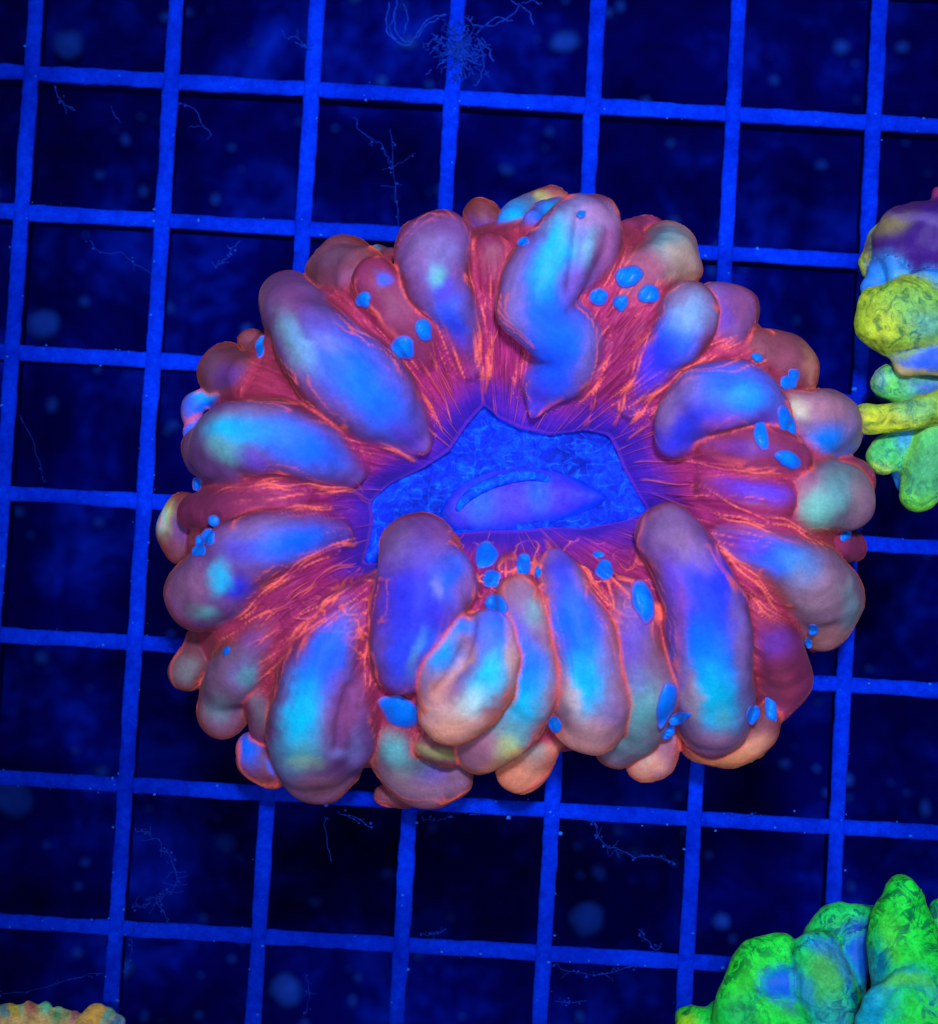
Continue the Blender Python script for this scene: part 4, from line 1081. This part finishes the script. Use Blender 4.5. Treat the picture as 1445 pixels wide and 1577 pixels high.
# uncountable grains on the floor: one object
VV_, FF_ = [], []; nv_ = 0
oct_ = np.array([[1, 0, 0], [0, 1, 0], [-1, 0, 0], [0, -1, 0], [0, 0, 1], [0, 0, -1]], float)
of = np.array([[0, 1, 4], [1, 2, 4], [2, 3, 4], [3, 0, 4], [1, 0, 5], [2, 1, 5], [3, 2, 5], [0, 3, 5]])
LL, OO = np.meshgrid(np.linspace(-1.5, 1.5, 5), np.linspace(0, 2 * math.pi, 7, endpoint=False), indexing='ij')
SU = np.stack([np.cos(LL) * np.cos(OO), np.cos(LL) * np.sin(OO), np.sin(LL)], -1).reshape(-1, 3)
si, sj = np.meshgrid(np.arange(4), np.arange(7), indexing='ij')
SF = np.stack([si * 7 + sj, si * 7 + (sj + 1) % 7, (si + 1) * 7 + (sj + 1) % 7, (si + 1) * 7 + sj], -1).reshape(-1, 4)
def scatter(pts, radii):
    Vs = []; Fs = []
    for q, (p, r_) in enumerate(zip(pts, radii)):
        Vs.append(SU * (r_ * rng.uniform(0.75, 1.2, (len(SU), 1))) * [rng.uniform(.6, 1.5), 1, .6] + p); Fs.append(SF + len(SU) * q)
    return np.vstack(Vs), np.vstack(Fs)
n = 420
gp = np.column_stack([rng.uniform(-1150, 1150, n), rng.uniform(-1250, 1250, n), np.full(n, zf + 25)])
V, F = scatter(gp, rng.gamma(1.6, 3.2, n) + 2)
tag(make_mesh("debris", V, F, M_DEBRIS), "fine pale grains scattered over the dark tank floor", "debris", kind="stuff")

# specks on the bars: one object
pts = []
for _ in range(900):
    if rng.random() < 0.5:
        p = GO + EX * GP * rng.integers(0, 8) + EY * rng.uniform(-50, 7.5 * GP) + EX * rng.choice([-1, 1]) * rng.normal(9, 4)
    else:
        p = GO + EY * GP * rng.integers(0, 8) + EX * rng.uniform(-50, 7.5 * GP) + EY * rng.choice([-1, 1]) * rng.normal(9, 4)
    dn = 0.35 + 0.65 * (0.5 - 0.5 * math.tanh((p[1] + 150) / 300)) + 0.35 * (p[0] < -350)
    if rng.random() < dn * 0.8:
        pts.append((p[0], p[1], rng.uniform(-3, 1)))
V, F = scatter(np.array(pts), rng.gamma(1.6, 0.55, len(pts)) + 0.5)
tag(make_mesh("speck", V, F, M_SPECKLE), "tiny pale specks stuck to the bars of the grid", "specks", kind="stuff")

def strand(px_pts, r=1.5, jit=2.0, beads=0, label="", seed=0, name="algae_strand", z0=-3, sides=0):
    rs = np.random.default_rng(seed)
    P = catmull(px_pts, 10)
    x, y = unproj(P[:, 0], P[:, 1], z0)
    n = len(x); s_ = np.linspace(0, 1, n)
    x = x + jit * vnoise(s_ * n / 3, s_ * 0 + seed) ; y = y + jit * vnoise(s_ * n / 3, s_ * 0 + seed + 9)
    z = z0 + 6 * vnoise(s_ * 5, s_ * 0 + seed) + 4
    pts_ = np.column_stack([x, y, z])
    V, F = tube(pts_, 0.34 * r * (0.6 + 0.6 * np.abs(vnoise(s_ * n / 2.0, s_ * 0 + seed * 3))), 6)
    Vs, Fs = [V], [F]; c = len(V)
    for _ in range(sides):
        k_ = rs.integers(0, n); a_ = rs.uniform(0, 6.3); L = rs.uniform(8, 22)
        q_ = np.linspace(0, 1, 6)[:, None]
        side = pts_[k_] + q_ * L * np.array([math.cos(a_), math.sin(a_), rs.uniform(-.3, .3)]) + rs.normal(0, 1.5, (6, 3)) * q_
        v, f = tube(side, np.full(6, r * 0.2), 5); Vs.append(v); Fs.append(f + c); c += len(v)
    for _ in range(beads):
        k_ = rs.integers(0, n)
        v = UNIT * rs.uniform(0.8, 2.3) + pts_[k_] + rs.normal(0, 3.0, 3); Vs.append(v); Fs.append(FU + c); c += len(v)
    o = make_mesh(name, np.vstack(Vs), np.vstack(Fs), M_ALGAE)
    tag(o, label, "algae", "algae on the grid")
    return o

strand([(602, 200), (606, 260), (612, 320), (616, 375)], 1.2, 2, 14, "thin vertical algae thread hanging down to the top of the big coral", 1, sides=3)
strand([(545, 180), (555, 205), (580, 215), (596, 240), (604, 262)], 1.0, 3, 8, "beaded algae thread bending beside the long vertical thread", 2, sides=3)
strand([(604, 258), (622, 248), (640, 235)], 1.0, 1.5, 3, "short algae side thread rising right from the long vertical thread", 3)
strand([(272, 158), (298, 168), (312, 190), (326, 208)], 1.6, 2, 3, "short bent algae strand right of the second bar, near the top left", 4, sides=2)
strand([(85, 132), (90, 150), (100, 162), (118, 170)], 2.4, 2, 4, "thick curl of algae under the topmost bar at far left", 5, sides=2)
strand([(172, 165), (178, 178), (186, 190)], 1.4, 1, 0, "tiny algae sliver in the cell right of the thick curl", 6)
strand([(140, 370), (152, 388), (190, 392), (210, 408), (232, 420)], 1.3, 2, 5, "wavy algae strand in the left column, second cell row", 7, sides=3)
strand([(372, 368), (358, 385), (345, 400), (330, 412)], 1.9, 2.5, 10, "slanted beaded algae strand above the coral's upper left", 8, sides=3)
strand([(440, 62), (455, 58), (468, 72), (455, 68)], 2.2, 2, 4, "small algae knot left of the third vertical bar at the top", 9, sides=4)
strand([(30, 640), (55, 690), (68, 745)], 1.0, 2, 2, "faint algae hair in the left column beside the coral's middle", 10)
strand([(500, 1255), (502, 1285), (512, 1325)], 1.7, 2, 2, "upright algae strand just under the coral's lower left lobe", 11)
strand([(520, 1250), (545, 1258), (575, 1275)], 1.8, 2, 6, "slanting algae strand under the lower left lobe, beside the upright one", 12, sides=2)
strand([(650, 1262), (675, 1264), (695, 1258)], 2.0, 2, 9, "beaded algae line along the bar below the coral's bottom", 13)
strand([(722, 1250), (726, 1238), (736, 1236), (738, 1250), (724, 1256)], 2.6, 1.5, 5, "bright looped algae scrap on the bar below the coral's bottom", 14)
strand([(206, 1275), (232, 1285), (250, 1305), (268, 1330), (270, 1360), (252, 1382), (235, 1392)], 2.0, 4, 22, "big curved algae tangle in the lower left cell", 15, sides=14)
strand([(205, 1400), (225, 1390), (245, 1380), (252, 1400), (262, 1418)], 1.8, 4, 14, "algae tangle at the foot of the big curved tangle", 16, sides=8)
strand([(0, 1532), (45, 1527), (95, 1512), (140, 1500), (160, 1500)], 1.3, 1.5, 8, "long thin algae thread above the ribbed coral", 17)
strand([(205, 1430), (200, 1470), (196, 1500)], 1.2, 3, 10, "sparse beaded algae thread right of the lowest left bar", 18, sides=3)
strand([(880, 1260), (915, 1270), (930, 1300), (960, 1312), (1000, 1320), (1045, 1330)], 1.5, 4, 24, "long crumbly algae line in the cell below the coral's lower right", 19, sides=10)
strand([(985, 1432), (998, 1450), (1010, 1462), (1020, 1455)], 1.8, 2, 6, "small forked algae scrap left of the green coral", 20, sides=4)
strand([(855, 1485), (880, 1495), (930, 1500), (975, 1485)], 1.7, 3, 16, "crumbs of algae strung along the lowest bar under the coral", 21, sides=5)
strand([(645, 1435), (665, 1440), (685, 1430)], 2.0, 2, 6, "small dark algae scrap on the low bar right of the third bar", 22, sides=3)
strand([(1125, 1255), (1145, 1258), (1165, 1250)], 2.2, 2, 5, "short pale algae scrap on the bar below the coral's right", 23)
strand([(855, 1540), (880, 1543), (905, 1540)], 2.0, 2, 8, "algae crumbs near the bottom edge of the picture, middle", 24)
strand([(470, 1590 - 30), (478, 1530), (470, 1500)], 1.4, 2, 6, "curved algae hair beside the blurred lump near the bottom edge", 25, sides=4)

# the shaggy clump on the fourth bar at the top
ax_, ay_ = [float(v) for v in unproj(705, 70, 0)]
clump = empty("algae_clump", ax_, ay_, 0, "shaggy algae clump wrapped round the fourth vertical bar at the top", "algae", "algae on the grid")
rs = np.random.default_rng(5)
def frond(P, r, z, nm):
    P = catmull(P, 10); x, y = unproj(P[:, 0], P[:, 1], 5); n = len(x); s_ = np.linspace(0, 1, n)
    V, F = tube(np.column_stack([x + 2 * vnoise(s_ * n / 2.5, s_ * 0 + r), y + 2 * vnoise(s_ * n / 2.5, s_ * 0 + r + 4), z + 5 * vnoise(s_ * 6, s_ * 0)]), r * (0.6 + 0.5 * np.abs(vnoise(s_ * n / 2, s_ * 0 + 3))), 6)
    make_mesh(nm, V, F, M_ALGAE, clump)
for P in ([(600, 5), (594, 35), (604, 58), (628, 70), (640, 55), (660, 28), (688, 22)], [(612, 0), (606, 30), (618, 60), (632, 64)], [(622, 6), (628, 30), (622, 52)], [(610, 20), (600, 45), (612, 62)],
          [(715, 25), (735, 40), (770, 35), (798, 10), (785, 0)], [(740, 42), (765, 28), (790, 32)], [(800, 6), (815, 20), (822, 38)], [(805, 4), (820, 2), (835, 6)], [(740, 70), (745, 100), (738, 125), (728, 132)],
          [(735, 60), (752, 75), (760, 95)], [(640, 60), (655, 40), (676, 28)]):
    frond(P, rs.uniform(1.0, 1.7), 4, "frond")
VV2, FF2 = [], []; c = 0
for _ in range(260):
    a_ = rs.uniform(0, 6.3); d_ = abs(rs.normal(0, 1)) * 17
    px, py = 706 + 1.25 * d_ * math.cos(a_) + rs.normal(0, 4), 76 + 1.4 * d_ * math.sin(a_) + rs.normal(0, 4)
    x, y = [float(v) for v in unproj(px, py, 5)]
    st_ = np.array([x, y, rs.uniform(0, 8)]); q_ = np.linspace(0, 1, 5)[:, None]
    P = st_ + q_ * rs.uniform(5, 15) * np.array([math.cos(a_ + rs.normal(0, .8)), -math.sin(a_ + rs.normal(0, .8)), rs.uniform(-.2, .5)]) + rs.normal(0, 1.3, (5, 3))
    v, f = tube(P, np.full(5, rs.uniform(0.4, 0.9)), 5); VV2.append(v); FF2.append(f + c); c += len(v)
tag(make_mesh("fuzz", np.vstack(VV2), np.vstack(FF2), M_ALGAE, clump), kind="stuff")
